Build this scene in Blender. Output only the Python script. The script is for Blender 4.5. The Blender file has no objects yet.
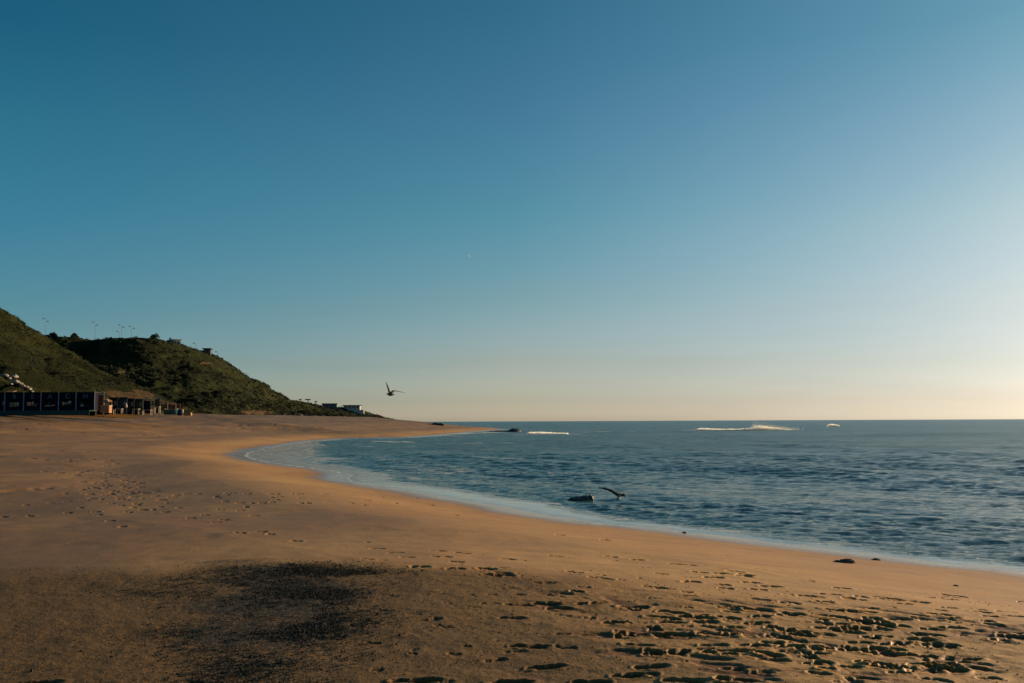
import bpy, bmesh, math, random
import numpy as np
from mathutils import Vector, Matrix

random.seed(7)
RNG = np.random.default_rng(11)
scene = bpy.context.scene
COL = scene.collection
R = math.radians

# ------------------------------------------------------------------ camera
W, H, F = 1024.0, 683.0, 995.0
CAMZ = 2.9
PITCH = math.atan((421.3 - 341.5) / F)
ROLL = -math.atan(0.0043)
cam_d = bpy.data.cameras.new('camera')
cam = bpy.data.objects.new('camera', cam_d)
COL.objects.link(cam)
cam_d.sensor_width = 36.0
cam_d.lens = 36.0 * F / W
cam_d.clip_start = 0.1
cam_d.clip_end = 80000.0
RM = Matrix.Rotation(math.pi / 2 + PITCH, 4, 'X') @ Matrix.Rotation(ROLL, 4, 'Z')
cam.matrix_world = Matrix.Translation((0, 0, CAMZ)) @ RM
scene.camera = cam
RM3 = np.array(RM.to_3x3())


def rays(px, py):
    px = np.atleast_1d(np.asarray(px, float)); py = np.atleast_1d(np.asarray(py, float))
    d = np.stack([px - W / 2, H / 2 - py, np.full_like(px, -F)], -1)
    d = d @ RM3.T
    return d / d[:, 1:2]


def P(px, py, Y):
    """the world point seen at a picture position at forward distance Y"""
    d = rays(px, py)[0]
    return Vector((d[0] * Y, Y, CAMZ + d[2] * Y))


def on_sea(px, py):
    d = rays(px, py)
    t = -CAMZ / np.minimum(d[:, 2], -1e-5)
    return np.stack([d[:, 0] * t, t], -1)


# ------------------------------------------------------------------ noise
def _hash(ix, iy, seed):
    h = (ix.astype(np.int64) * 374761393 + iy.astype(np.int64) * 668265263 + seed * 2147483647 + 1013904223) & 0xFFFFFFFF
    h = ((h ^ (h >> 13)) * 1274126177) & 0xFFFFFFFF
    h = (h ^ (h >> 16)) & 0xFFFFFFFF
    return h.astype(np.float64) / 4294967295.0


def vnoise(x, y, seed=0):
    ix = np.floor(x); iy = np.floor(y)
    fx = x - ix; fy = y - iy
    ux = fx * fx * fx * (fx * (fx * 6 - 15) + 10); uy = fy * fy * fy * (fy * (fy * 6 - 15) + 10)
    a = _hash(ix, iy, seed); b = _hash(ix + 1, iy, seed)
    c = _hash(ix, iy + 1, seed); d = _hash(ix + 1, iy + 1, seed)
    return (a + (b - a) * ux) * (1 - uy) + (c + (d - c) * ux) * uy


def fbm(x, y, oct=4, seed=0, gain=0.5):
    s = 0; a = 1.0; n = 0
    for i in range(oct):
        ca, sa = math.cos(0.6 * i + .3), math.sin(0.6 * i + .3)
        s = s + a * (vnoise((x * ca - y * sa) * 2 ** i + 13.7 * i, (x * sa + y * ca) * 2 ** i - 7.1 * i, seed + i) * 2 - 1)
        n += a; a *= gain
    return s / n


def sstep(a, b, x):
    t = np.clip((x - a) / (b - a), 0, 1)
    return t * t * (3 - 2 * t)


# ------------------------------------------------------------------ object helpers
def tag(o, label=None, cat=None, group=None, kind=None):
    if label: o['label'] = label
    if cat: o['category'] = cat
    if group: o['group'] = group
    if kind: o['kind'] = kind
    return o


def empty(name, loc, rz=0.0, label=None, cat=None, group=None):
    o = bpy.data.objects.new(name, None)
    o.empty_display_size = 0.2
    COL.objects.link(o); o.location = loc; o.rotation_euler = (0, 0, rz)
    return tag(o, label, cat, group)


def link(name, mesh, mats=None, parent=None):
    o = bpy.data.objects.new(name, mesh); COL.objects.link(o)
    if mats is not None:
        for m in (mats if isinstance(mats, (list, tuple)) else [mats]):
            mesh.materials.append(m)
    if parent is not None: o.parent = parent
    return o


def copy_tree(o, parent=None):
    c = o.copy(); COL.objects.link(c)
    c.parent = parent
    for ch in [q for q in bpy.data.objects if q.parent == o]:
        copy_tree(ch, c)
    return c


def frame_ring(m, x0, x1, z0, z1, t_, y0, y1):
    # one closed rectangular ring: outer and inner loop, front and back
    O = [(x0 - t_, z0 - t_), (x1 + t_, z0 - t_), (x1 + t_, z1 + t_), (x0 - t_, z1 + t_)]; I = [(x0, z0), (x1, z0), (x1, z1), (x0, z1)]
    v = [(x, y, z) for y in (y0, y1) for L_ in (O, I) for (x, z) in L_]
    f = []
    for k in range(4):
        n_ = (k + 1) % 4
        f += [(k, n_, 4 + n_, 4 + k), (8 + k, 12 + k, 12 + n_, 8 + n_), (k, 8 + k, 8 + n_, n_), (4 + k, 4 + n_, 12 + n_, 12 + k)]
    m.add(v, f)


class MB:
    def __init__(self): self.v = []; self.f = []; self.m = []; self.sm = []
    def add(self, vs, fs, mat=0, smooth=False):
        b = len(self.v); self.v += [tuple(p) for p in vs]
        self.f += [tuple(b + i for i in f) for f in fs]; self.m += [mat] * len(fs); self.sm += [smooth] * len(fs)
    def box(self, x0, x1, y0, y1, z0, z1, mat=0):
        vs = [(x, y, z) for x in (x0, x1) for y in (y0, y1) for z in (z0, z1)]
        self.add(vs, [(0, 1, 3, 2), (4, 6, 7, 5), (0, 4, 5, 1), (2, 3, 7, 6), (0, 2, 6, 4), (1, 5, 7, 3)], mat)
    def tube(self, pts, rad, n=8, mat=0):
        pts = [Vector(p) for p in pts]
        if not isinstance(rad, (list, tuple)): rad = [rad] * len(pts)
        vs = []
        for i, p in enumerate(pts):
            t = (pts[min(i + 1, len(pts) - 1)] - pts[max(i - 1, 0)]).normalized()
            up = Vector((0, 0, 1)) if abs(t.z) < .9 else Vector((1, 0, 0))
            a = t.cross(up).normalized(); b = t.cross(a).normalized()
            for k in range(n):
                an = 2 * math.pi * k / n
                vs.append(p + a * math.cos(an) * rad[i] + b * math.sin(an) * rad[i])
        fs = [(i * n + k, i * n + (k + 1) % n, (i + 1) * n + (k + 1) % n, (i + 1) * n + k) for i in range(len(pts) - 1) for k in range(n)]
        fs += [tuple(range(n - 1, -1, -1)), tuple((len(pts) - 1) * n + k for k in range(n))]
        self.add(vs, fs, mat, True)
    def rings(self, rings, mat=0, closed=True, smooth=True):
        n = len(rings[0]); vs = [p for r in rings for p in r]
        fs = [(i * n + k, i * n + (k + 1) % n, (i + 1) * n + (k + 1) % n, (i + 1) * n + k) for i in range(len(rings) - 1) for k in range(n)]
        if closed: fs += [tuple(range(n - 1, -1, -1)), tuple((len(rings) - 1) * n + k for k in range(n))]
        self.add(vs, fs, mat, smooth)
    def build(self, name, mats, parent=None, bevel=0):
        me = bpy.data.meshes.new(name)
        me.from_pydata(self.v, [], self.f); me.update()
        for i, p in enumerate(me.polygons):
            p.material_index = self.m[i]; p.use_smooth = self.sm[i]
        bm = bmesh.new(); bm.from_mesh(me)
        bmesh.ops.recalc_face_normals(bm, faces=bm.faces)
        bm.to_mesh(me); bm.free()
        o = link(name, me, mats, parent)
        if bevel:
            b = o.modifiers.new('bevel', 'BEVEL'); b.width = bevel; b.segments = 2; b.limit_method = 'ANGLE'
        return o


def grid_mesh(name, X, Y, Z, mats, attrs=None, wrap=False, smooth=True):
    nr, nc = X.shape
    co = np.stack([X, Y, Z], -1).reshape(-1, 3).astype(np.float32)
    idx = np.arange(nr * nc).reshape(nr, nc)
    if wrap:
        idx = np.concatenate([idx, idx[:, :1]], 1)
    a = idx[:-1, :-1].ravel(); b = idx[:-1, 1:].ravel(); c = idx[1:, 1:].ravel(); d = idx[1:, :-1].ravel()
    q = np.stack([a, b, c, d], -1)
    me = bpy.data.meshes.new(name)
    nf = len(q)
    me.vertices.add(len(co)); me.vertices.foreach_set('co', co.ravel())
    me.loops.add(nf * 4); me.loops.foreach_set('vertex_index', q.ravel().astype(np.int32))
    me.polygons.add(nf)
    me.polygons.foreach_set('loop_start', np.arange(0, nf * 4, 4, dtype=np.int32))
    me.polygons.foreach_set('loop_total', np.full(nf, 4, np.int32))
    me.polygons.foreach_set('use_smooth', np.full(nf, smooth, bool))
    me.update(calc_edges=True)
    for k, v in (attrs or {}).items():
        at = me.attributes.new(k, 'FLOAT', 'POINT')
        at.data.foreach_set('value', v.ravel().astype(np.float32))
    return link(name, me, mats)


# ------------------------------------------------------------------ material helpers
class NT:
    def __init__(self, nt): self.nt = nt; self.n = nt.nodes; self.l = nt.links
    def node(self, t, **kw):
        n = self.n.new(t)
        for k, v in kw.items(): setattr(n, k, v)
        return n
    def put(self, sock, val):
        if isinstance(val, bpy.types.NodeSocket): self.l.new(val, sock)
        elif val is not None: sock.default_value = val
    def math(self, op, a, b=None, c=None, clamp=False):
        n = self.node('ShaderNodeMath', operation=op, use_clamp=clamp)
        self.put(n.inputs[0], a)
        if b is not None: self.put(n.inputs[1], b)
        if c is not None: self.put(n.inputs[2], c)
        return n.outputs[0]
    def mix(self, f, a, b, mode='MIX'):
        n = self.node('ShaderNodeMix', data_type='RGBA', blend_type=mode)
        self.put(n.inputs[0], f)
        for s, v in ((n.inputs[6], a), (n.inputs[7], b)):
            if isinstance(v, tuple) and len(v) == 3: v = (*v, 1)
            self.put(s, v)
        return n.outputs[2]
    def noise(self, scale, detail=4, rough=.55, vec=None, dist=0.0, ntype=None):
        n = self.node('ShaderNodeTexNoise')
        n.inputs['Scale'].default_value = scale; n.inputs['Detail'].default_value = detail
        n.inputs['Roughness'].default_value = rough; n.inputs['Distortion'].default_value = dist
        if vec is not None: self.l.new(vec, n.inputs['Vector'])
        return n.outputs['Fac']
    def map(self, v, a, b, c=0.0, d=1.0, smooth=True):
        n = self.node('ShaderNodeMapRange')
        n.interpolation_type = 'SMOOTHSTEP' if smooth else 'LINEAR'
        self.put(n.inputs[0], v)
        for i, q in enumerate((a, b, c, d)): self.put(n.inputs[i + 1], q)
        return n.outputs[0]
    def attr(self, name):
        return self.node('ShaderNodeAttribute', attribute_name=name).outputs['Fac']
    def coords(self, scale=(1, 1, 1), rz=0.0):
        g = self.node('ShaderNodeTexCoord').outputs['Object']
        m = self.node('ShaderNodeMapping'); self.l.new(g, m.inputs[0])
        m.inputs['Scale'].default_value = scale; m.inputs['Rotation'].default_value = (0, 0, rz)
        return m.outputs[0]
    def bump(self, h, strength, dist, normal=None):
        n = self.node('ShaderNodeBump')
        self.put(n.inputs['Strength'], strength); self.put(n.inputs['Distance'], dist)
        self.l.new(h, n.inputs['Height'])
        if normal is not None: self.l.new(normal, n.inputs['Normal'])
        return n.outputs[0]


def newmat(name):
    m = bpy.data.materials.new(name); m.use_nodes = True
    t = NT(m.node_tree)
    return m, t, t.n['Principled BSDF']


def simple(name, col, rough=.7, var=.25, scale=6.0, bump=.15, metallic=0.0):
    m, t, b = newmat(name)
    v = t.coords()
    n = t.noise(scale, 5, .6, v)
    f = t.map(n, .3, .7)
    lo = tuple(c * (1 - var) for c in col); hi = tuple(min(1, c * (1 + var)) for c in col)
    t.put(b.inputs['Base Color'], t.mix(f, lo, hi))
    b.inputs['Roughness'].default_value = max(rough, .88); b.inputs['Metallic'].default_value = metallic; b.inputs['Specular IOR Level'].default_value = .04
    t.put(b.inputs['Normal'], t.bump(t.noise(scale * 4, 4, .6, v), bump, .02))
    return m


# ------------------------------------------------------------------ light
SUN_AZ, SUN_EL = 58.0, 9.0       # degrees to the right of the view, above the horizon
sun_dir = Vector((math.sin(R(SUN_AZ)) * math.cos(R(SUN_EL)), math.cos(R(SUN_AZ)) * math.cos(R(SUN_EL)), math.sin(R(SUN_EL))))
sl = bpy.data.lights.new('sun', 'SUN'); sl.energy = 5.0; sl.angle = R(0.53); sl.color = (1.0, .73, .43)
so = bpy.data.objects.new('sun', sl); COL.objects.link(so)
so.rotation_euler = (-sun_dir).to_track_quat('-Z', 'Y').to_euler()
so.location = (30, 30, 40)

world = bpy.data.worlds.new('World'); scene.world = world; world.use_nodes = True
wt = NT(world.node_tree)
bg = wt.n['Background']
sky = wt.node('ShaderNodeTexSky', sky_type='NISHITA')
sky.sun_disc = False; sky.sun_elevation = R(SUN_EL); sky.sun_rotation = R(SUN_AZ)
sky.altitude = 0; sky.air_density = 1.0; sky.dust_density = 1.0; sky.ozone_density = 1.0
SKY_STRENGTH = 0.05
bg.inputs['Strength'].default_value = SKY_STRENGTH
GRADE = None
#GRADE_BEGIN
GRADE = {'ramps': [[(0.271, [1.6155, 1.9908, 3.3869]), (1.037, [1.0985, 1.4744, 2.5848]), (3.035, [0.5845, 0.9733, 1.599]), (6.214, [0.3888, 0.8473, 1.2182]), (10.649, [0.2641, 0.8287, 1.1462]), (15.795, [0.1973, 0.7915, 1.0202]), (20.615, [0.1159, 0.67, 0.9075])], [(0.303, [1.3402, 1.6318, 2.8404]), (1.163, [0.9782, 1.2084, 2.0992]), (3.405, [0.8051, 0.9516, 1.408]), (6.974, [0.5915, 0.8754, 1.1163]), (11.944, [0.381, 0.8624, 1.0471]), (17.683, [0.3202, 0.7707, 1.0061]), (23.012, [0.2378, 0.7213, 0.904])], [(0.271, [0.8135, 1.1902, 2.8248]), (1.038, [0.7386, 0.9975, 2.188]), (3.037, [0.6851, 0.8735, 1.5205]), (6.219, [0.7968, 0.9207, 1.2687]), (10.657, [0.806, 0.9907, 1.1734]), (15.807, [0.6432, 0.9508, 1.1407]), (20.631, [0.4479, 0.8939, 1.0701])]], 'g': [0.08889429686644137, 0.5299192642332049, 0.8562670846003282], 'scale': 3.3869}
#GRADE_END
tc = wt.node('ShaderNodeTexCoord').outputs['Generated']
if GRADE is None:
    wt.l.new(sky.outputs[0], bg.inputs[0])
else:
    sep = wt.node('ShaderNodeSeparateXYZ'); wt.l.new(tc, sep.inputs[0])
    x, y, z = sep.outputs
    hl = wt.math('SQRT', wt.math('ADD', wt.math('MULTIPLY', x, x), wt.math('MULTIPLY', y, y)))
    g = wt.math('DIVIDE', wt.math('ADD', wt.math('MULTIPLY', x, math.sin(R(SUN_AZ))), wt.math('MULTIPLY', y, math.cos(R(SUN_AZ)))), wt.math('MAXIMUM', hl, 1e-4))
    el = wt.math('DIVIDE', wt.math('ARCTAN2', z, hl), R(40.0), clamp=True)
    outs = []
    for stops, in [(s,) for s in GRADE['ramps']]:
        r = wt.node('ShaderNodeValToRGB'); r.color_ramp.interpolation = 'B_SPLINE' if False else 'LINEAR'
        e = r.color_ramp.elements
        while len(e) < len(stops): e.new(.5)
        for q, (pos, c) in zip(e, stops): q.position = pos / 40.0; q.color = (*[v / GRADE['scale'] for v in c], 1)
        wt.l.new(el, r.inputs[0]); outs.append(r.outputs[0])
    gs = GRADE['g']; cur = outs[0]
    for i in range(1, len(outs)):
        cur = wt.mix(wt.map(g, gs[i - 1], gs[i], smooth=False), cur, outs[i])
    mp = wt.node('ShaderNodeMapping'); wt.l.new(tc, mp.inputs[0]); mp.inputs['Scale'].default_value = (1, 1, 11)
    wisp = wt.noise(2.6, 5, .55, mp.outputs[0], .3)
    wf = wt.math('MULTIPLY', wt.map(wisp, .4, .68), wt.map(el, .0, .30, 1.0, 0.0))
    cur = wt.mix(wt.math('MULTIPLY', wf, .055), cur, (0.0, 0.0, 0.0))
    mul = wt.mix(1.0, sky.outputs[0], cur, 'MULTIPLY')
    sc = wt.node('ShaderNodeVectorMath', operation='SCALE'); wt.l.new(mul, sc.inputs[0]); sc.inputs['Scale'].default_value = GRADE['scale']
    wt.l.new(sc.outputs[0], bg.inputs[0])

vs = scene.view_settings
scene.display_settings.display_device = 'sRGB'
vs.view_transform = 'Standard'; vs.look = 'None'; vs.gamma = 1.0; vs.use_curve_mapping = False
vs.exposure = 1.0

# ------------------------------------------------------------------ shoreline (land polygon, z = 0)
shore_px = [(1200, 598), (1024, 571), (952, 565), (869, 555), (786, 545), (704, 534.6), (650, 528.5), (600, 524), (540, 515),
            (495, 506), (445, 498), (422, 492.7), (398, 489.5), (369, 485), (350, 482), (344, 479), (347, 475), (328, 470.5), (298.6, 467),
            (269, 463), (250, 459), (243, 456), (247, 452.5), (262, 449), (284, 445.5), (310, 441.5), (345, 439), (380, 438.4), (412, 437.6), (432, 436.2),
            (450, 434.3), (472, 432.3), (492, 430.6), (506, 429.4)]
sp = on_sea([p[0] for p in shore_px], [p[1] for p in shore_px])
near_end = sp[-1]
pre = np.array([[-3000, -900], [400, -900], [140, -220], [60, -60], [34, -16], [21, 4]], float)
post = np.array([[near_end[0] - 1, near_end[1] + 14], [-12, 385], [-30, 450], [-60, 530], [-80, 620], [-88, 720], [-110, 860], [-260, 1100], [-1500, 3200], [-9000, 6000], [-9000, -900]], float)
shore = np.concatenate([pre, sp, post], 0)


def sdf(x, y):
    """distance inland from the water line (negative over the sea)"""
    x = np.asarray(x, float); y = np.asarray(y, float)
    shp = x.shape; x = x.ravel(); y = y.ravel()
    out = np.empty_like(x)
    A = shore; B = np.roll(shore, -1, 0)
    for s in range(0, len(x), 400000):
        xx = x[s:s + 400000]; yy = y[s:s + 400000]
        d2 = np.full(xx.shape, 1e18); ins = np.zeros(xx.shape, bool)
        for (ax, ay), (bx, by) in zip(A, B):
            ex, ey = bx - ax, by - ay
            t = np.clip(((xx - ax) * ex + (yy - ay) * ey) / (ex * ex + ey * ey), 0, 1)
            dx = xx - ax - t * ex; dy = yy - ay - t * ey
            d2 = np.minimum(d2, dx * dx + dy * dy)
            if ay != by:
                c = ((ay > yy) != (by > yy)) & (xx < ex * (yy - ay) / ey + ax)
                ins ^= c
        out[s:s + 400000] = np.where(ins, 1, -1) * np.sqrt(d2)
    return out.reshape(shp)


def seg_dist(x, y, pts):
    d2 = np.full(np.shape(x), 1e18)
    for (ax, ay), (bx, by) in zip(pts[:-1], pts[1:]):
        ex, ey = bx - ax, by - ay
        t = np.clip(((x - ax) * ex + (y - ay) * ey) / (ex * ex + ey * ey), 0, 1)
        d2 = np.minimum(d2, (x - ax - t * ex) ** 2 + (y - ay - t * ey) ** 2)
    return np.sqrt(d2)


def crest_t(x, y):
    """signed distance on the camera's side of the berm crest"""
    cx = np.array([-60, -12, -6.8, -1.4, 2.2, 4.9, 9, 30]); cy = np.array([11.6, 12.3, 12.5, 12.6, 11.2, 9.4, 6.0, -12])
    return (np.interp(x, cx, cy) - y) * .93


def base_z(x, y, ds):
    z = np.interp(ds, [-400, -60, -8, 0, 3, 8, 13, 16.5, 20, 30], [-14, -3.5, -.5, 0, .27, .82, 1.17, 1.27, 1.3, 1.38])
    back = sstep(50, 135, y) * np.clip((ds - 15) * .1, 0, 3.3) * (1 - .55 * sstep(330, 620, y))
    z = z + back
    z = z - .036 * np.clip(-x - 1.0, 0, 11) * sstep(72, 44, y) * sstep(-40, -20, x) * sstep(5, 13, ds)
    inl = sstep(6, 22, ds)
    z = z + inl * (fbm(x / 13 + 3, y / 22, 3, 5) * .16 + fbm(x / 4.5, y / 8, 3, 9) * .05) * sstep(9, 30, np.hypot(x, y))
    z = z + sstep(1, 7, ds) * fbm(x / 2.4, y / 3.1, 2, 21) * .015
    t = crest_t(x, y)
    near = sstep(40, 18, np.abs(x)) * sstep(-8, -3, y)
    z = z - near * (.018 + .027 * sstep(2.5, -1, x)) * np.clip(t, 0, 7) + near * .03 * np.exp(-(t / 1.6) ** 2)
    return z


def ground_z(x, y):
    x = np.atleast_1d(np.asarray(x, float)); y = np.atleast_1d(np.asarray(y, float))
    return base_z(x, y, sdf(x, y))


TS = np.geomspace(3.0, 900, 900)


def on_ground(px, py):
    d = rays(px, py)
    X = d[:, :1] * TS; Y = np.broadcast_to(TS, X.shape); Z = CAMZ + d[:, 2:3] * TS
    G = base_z(X, Y, sdf(X, Y))
    hit = (Z < G)
    k = np.where(hit.any(1), hit.argmax(1), len(TS) - 1)
    k = np.maximum(k, 1); r = np.arange(len(k))
    a = Z[r, k - 1] - G[r, k - 1]; b = G[r, k] - Z[r, k]
    f = np.clip(a / np.maximum(a + b, 1e-9), 0, 1)
    T = TS[k - 1] + (TS[k] - TS[k - 1]) * f
    return np.stack([d[:, 0] * T, T, G[r, k - 1] * (1 - f) + G[r, k] * f], -1)


def polar(rads, fine, fstep, coarse):
    a = [np.arange(-fine, fine, fstep)]
    rest = np.linspace(fine, 360 - fine, int((360 - 2 * fine) / coarse) + 1)[:-1]
    ang = np.radians(np.concatenate([a[0], rest]))
    X = rads[:, None] * np.sin(ang)[None]; Y = rads[:, None] * np.cos(ang)[None]
    return X, Y


# ------------------------------------------------------------------ sand
def geo(a, b, r):
    n = int(math.log(b / a) / r) + 1
    return np.geomspace(a, b, n + 1)[:-1]


rads = np.concatenate([[.02, .6, 1.2, 2.0, 2.8], geo(3.6, 15, .0034), geo(15, 60, .0055), geo(60, 450, .008), geo(450, 3000, .03), geo(3000, 40000, .2), [40000.]])
X, Y = polar(rads, 36, .062, 4.0)
DS = sdf(X, Y)
Z = base_z(X, Y, DS)
T = crest_t(X, Y)
dist = np.hypot(X, Y)
nearm = dist < 60
fg = np.zeros_like(X); grit = np.zeros_like(X); tram_shade = np.zeros_like(X)
xs, ys = X[nearm], Y[nearm]
tt = T[nearm]
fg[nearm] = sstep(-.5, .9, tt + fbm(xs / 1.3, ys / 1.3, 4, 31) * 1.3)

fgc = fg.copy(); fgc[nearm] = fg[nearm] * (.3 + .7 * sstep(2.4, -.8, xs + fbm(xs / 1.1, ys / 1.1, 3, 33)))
# dark gritty patch
gp = on_ground([172, 200, 228, 285, 330, 268, 248, 295, 325, 230, 285, 258, 335, 195], [560, 562, 562, 568, 572, 582, 600, 608, 592, 634, 640, 670, 623, 583])
gr_s = [(.45, .16), (.5, .2), (.7, .25), (.7, .3), (.7, .22), (.55, .55), (.55, .6), (.5, .6), (.4, .5), (.6, .5), (.5, .6), (.65, .5), (.4, .4), (.7, .5)]
gr_a = [.2, .35, .6, .75, .4, .8, .9, .9, .6, .55, .6, .55, .35, .3]
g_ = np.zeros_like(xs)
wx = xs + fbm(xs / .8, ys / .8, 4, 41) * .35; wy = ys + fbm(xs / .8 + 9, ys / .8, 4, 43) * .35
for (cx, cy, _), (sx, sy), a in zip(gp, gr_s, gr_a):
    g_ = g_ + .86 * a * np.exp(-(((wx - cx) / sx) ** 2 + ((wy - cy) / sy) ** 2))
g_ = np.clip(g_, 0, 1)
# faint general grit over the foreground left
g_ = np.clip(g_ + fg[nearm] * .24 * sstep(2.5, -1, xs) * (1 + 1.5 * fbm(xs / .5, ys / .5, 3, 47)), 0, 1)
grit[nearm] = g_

# trampled hummocks, lower right
hp = on_ground([700, 800, 900, 1000, 760, 860, 950, 720, 640, 820, 580, 1020], [600, 605, 615, 630, 640, 650, 660, 665, 640, 680, 600, 670])
tm = np.zeros_like(xs)
for cx, cy, _ in hp: tm = np.maximum(tm, np.exp(-(((xs - cx) / .75) ** 2 + ((ys - cy) / .8) ** 2)))
tm = sstep(.25, .9, tm)
zz = Z[nearm]
u = xs * .86 - ys * .5; w_ = xs * .5 + ys * .86
n1 = fbm(u / .42, w_ / .19, 3, 51)
n2 = fbm(u / .15, w_ / .1, 2, 57)
zz = zz + tm * (-.017 * sstep(.12, .5, n1) + .005 * sstep(-.1, -.5, n1) + .003 * n2)
# fine roughness of the dry foreground
zz = zz + fg[nearm] * (fbm(xs / .12, ys / .12, 3, 61) * .0045 + fbm(xs / .5, ys / .5, 2, 63) * .008)
dsn = DS[nearm]
zz = zz + (1 - fg[nearm]) * (fbm(xs / .6, ys / .6, 2, 65) * .003 + sstep(4, 10, dsn) * (fbm(xs / 1.3, ys / 2.2, 3, 67) * .014 + fbm(xs / .35, ys / .5, 2, 69) * .004))

# footprints
prints = []


def add_print(px, py, ang, L=.28, Wd=.1, dep=.035):
    prints.append((px, py, ang, L, Wd, dep))


main = [(530, 646, 28, 1), (575, 634, 42, .6), (512, 618, 30, .7), (518, 605, 36, .9), (548, 604, 22, .8), (492, 575, 18, .9), (505, 575, 20, 1), (545, 583, 26, .6),
        (575, 572, 16, .8), (600, 578, 28, .8), (590, 604, 36, 1), (560, 608, 20, .8), (632, 607, 30, 1), (655, 587, 18, .8), (637, 560, 16, 1), (610, 557, 10, .7),
        (555, 556, 12, .7), (507, 559, 14, .8), (420, 567, 18, .9), (407, 557, 12, .7), (456, 569, 16, .9), (457, 562, 12, .8), (442, 557, 16, .8), (486, 569, 20, .9), (502, 573, 16, .8),
        (463, 553, 12, .7), (437, 551, 12, .5), (378, 549, 10, .8), (395, 553, 8, .5), (363, 542, 10, .5), (293, 541, 10, .5), (550, 667, 24, 1), (540, 668, 14, .7),
        (415, 681, 40, 1.3), (205, 684, 40, 1.2), (35, 684, 40, 1.2), (510, 683, 26, 1.2), (590, 683, 26, 1.1), (684, 681, 30, 1.3), (735, 680, 34, 1.3), (650, 667, 22, 1.1), (625, 676, 14, .9),
        (670, 622, 20, 1), (697, 617, 34, 1.3), (660, 634, 26, 1), (640, 645, 22, .9), (715, 635, 34, 1.2), (735, 572, 22, 1.1), (700, 573, 22, 1), (675, 564, 14, .8),
        (720, 574, 20, 1), (690, 565, 12, .7), (770, 587, 30, 1.2), (750, 583, 20, 1), (745, 575, 18, .9), (795, 632, 26, 1.1), (865, 650, 30, 1.2), (890, 600, 26, 1.2), (905, 602, 24, 1.1), (918, 603, 18, 1),
        (848, 612, 22, 1.1), (942, 615, 30, 1.1), (950, 628, 26, 1), (925, 640, 24, 1), (900, 655, 30, 1.1), (880, 598, 18, .8), (1015, 617, 16, .9), (1018, 637, 18, .9), (950, 597, 16, .7), (1005, 612, 14, .6)]
ra = random.Random(3)
for (px, py, wpx, k) in main:
    add_print(px, py, ra.uniform(-.45, .15), .17 + .012 * wpx * .9 * .4, .1 * (.8 + .3 * k), .036 * k)
# trails across the mid beach: heel-to-toe, two lines of steps
trail = [(60, 473), (70, 478), (76, 475), (82, 482), (88, 478), (95, 483), (103, 479), (108, 486), (112, 491), (101, 486), (110, 494), (117, 498), (104, 488), (120, 495), (126, 500), (133, 497),
         (112, 475), (126, 478), (137, 483), (141, 487), (145, 492), (135, 484), (155, 496), (160, 500), (168, 503), (176, 495), (187, 494), (197, 494), (90, 495), (84, 500), (100, 499), (86, 501), (96, 512), (98, 515),
         (109, 521), (122, 527), (137, 505), (143, 510), (165, 512), (160, 507), (179, 508), (190, 518), (205, 515), (216, 522), (224, 520), (228, 493), (232, 493), (248, 494), (272, 494), (278, 494), (295, 494), (300, 494), (240, 503), (252, 503), (262, 503), (272, 502), (300, 503),
         (308, 503), (325, 494), (345, 496), (380, 497), (395, 503), (415, 498), (296, 541), (262, 532), (240, 533), (270, 534), (60, 455), (72, 458), (90, 456), (100, 458), (104, 462), (66, 462), (58, 462), (43, 472), (25, 505), (50, 503), (80, 508), (5, 517), (30, 516), (68, 513),
         (350, 503), (365, 505), (430, 505), (455, 515), (560, 535), (605, 540), (240, 510), (255, 516)]
for (px, py) in trail:
    add_print(px, py, ra.uniform(-.6, .6), .19, .17, .05)
for i in range(210):          # scattered over the trampled corner
    px = ra.triangular(560, 1030, 880); py = ra.triangular(572, 690, 635)
    if py < 572 + (px - 700) * .08: continue
    add_print(px, py, ra.uniform(-.6, .3), ra.uniform(.1, .3), ra.uniform(.07, .14), ra.uniform(.02, .055))
for (mx, my, sx, sy, n_) in ((112, 487, 22, 8, 46), (75, 458, 22, 4, 18), (140, 500, 16, 6, 14), (100, 462, 30, 6, 14), (60, 440, 50, 6, 16), (250, 500, 60, 6, 14)):
    for i in range(n_):
        add_print(ra.gauss(mx, sx), ra.gauss(my, sy), ra.uniform(-.6, .6), ra.uniform(.16, .26), ra.uniform(.12, .18), ra.uniform(.035, .06))
for i in range(80):
    px = ra.uniform(330, 760); py = ra.triangular(548, 690, 560)
    add_print(px, py, ra.uniform(-.6, .3), ra.uniform(.06, .22), ra.uniform(.04, .08), ra.uniform(.008, .02))
pw = on_ground([p[0] for p in prints], [p[1] for p in prints])
pit_shade = np.zeros_like(xs); zn = zz; order = np.argsort(ys); ys_s = ys[order]
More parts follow.
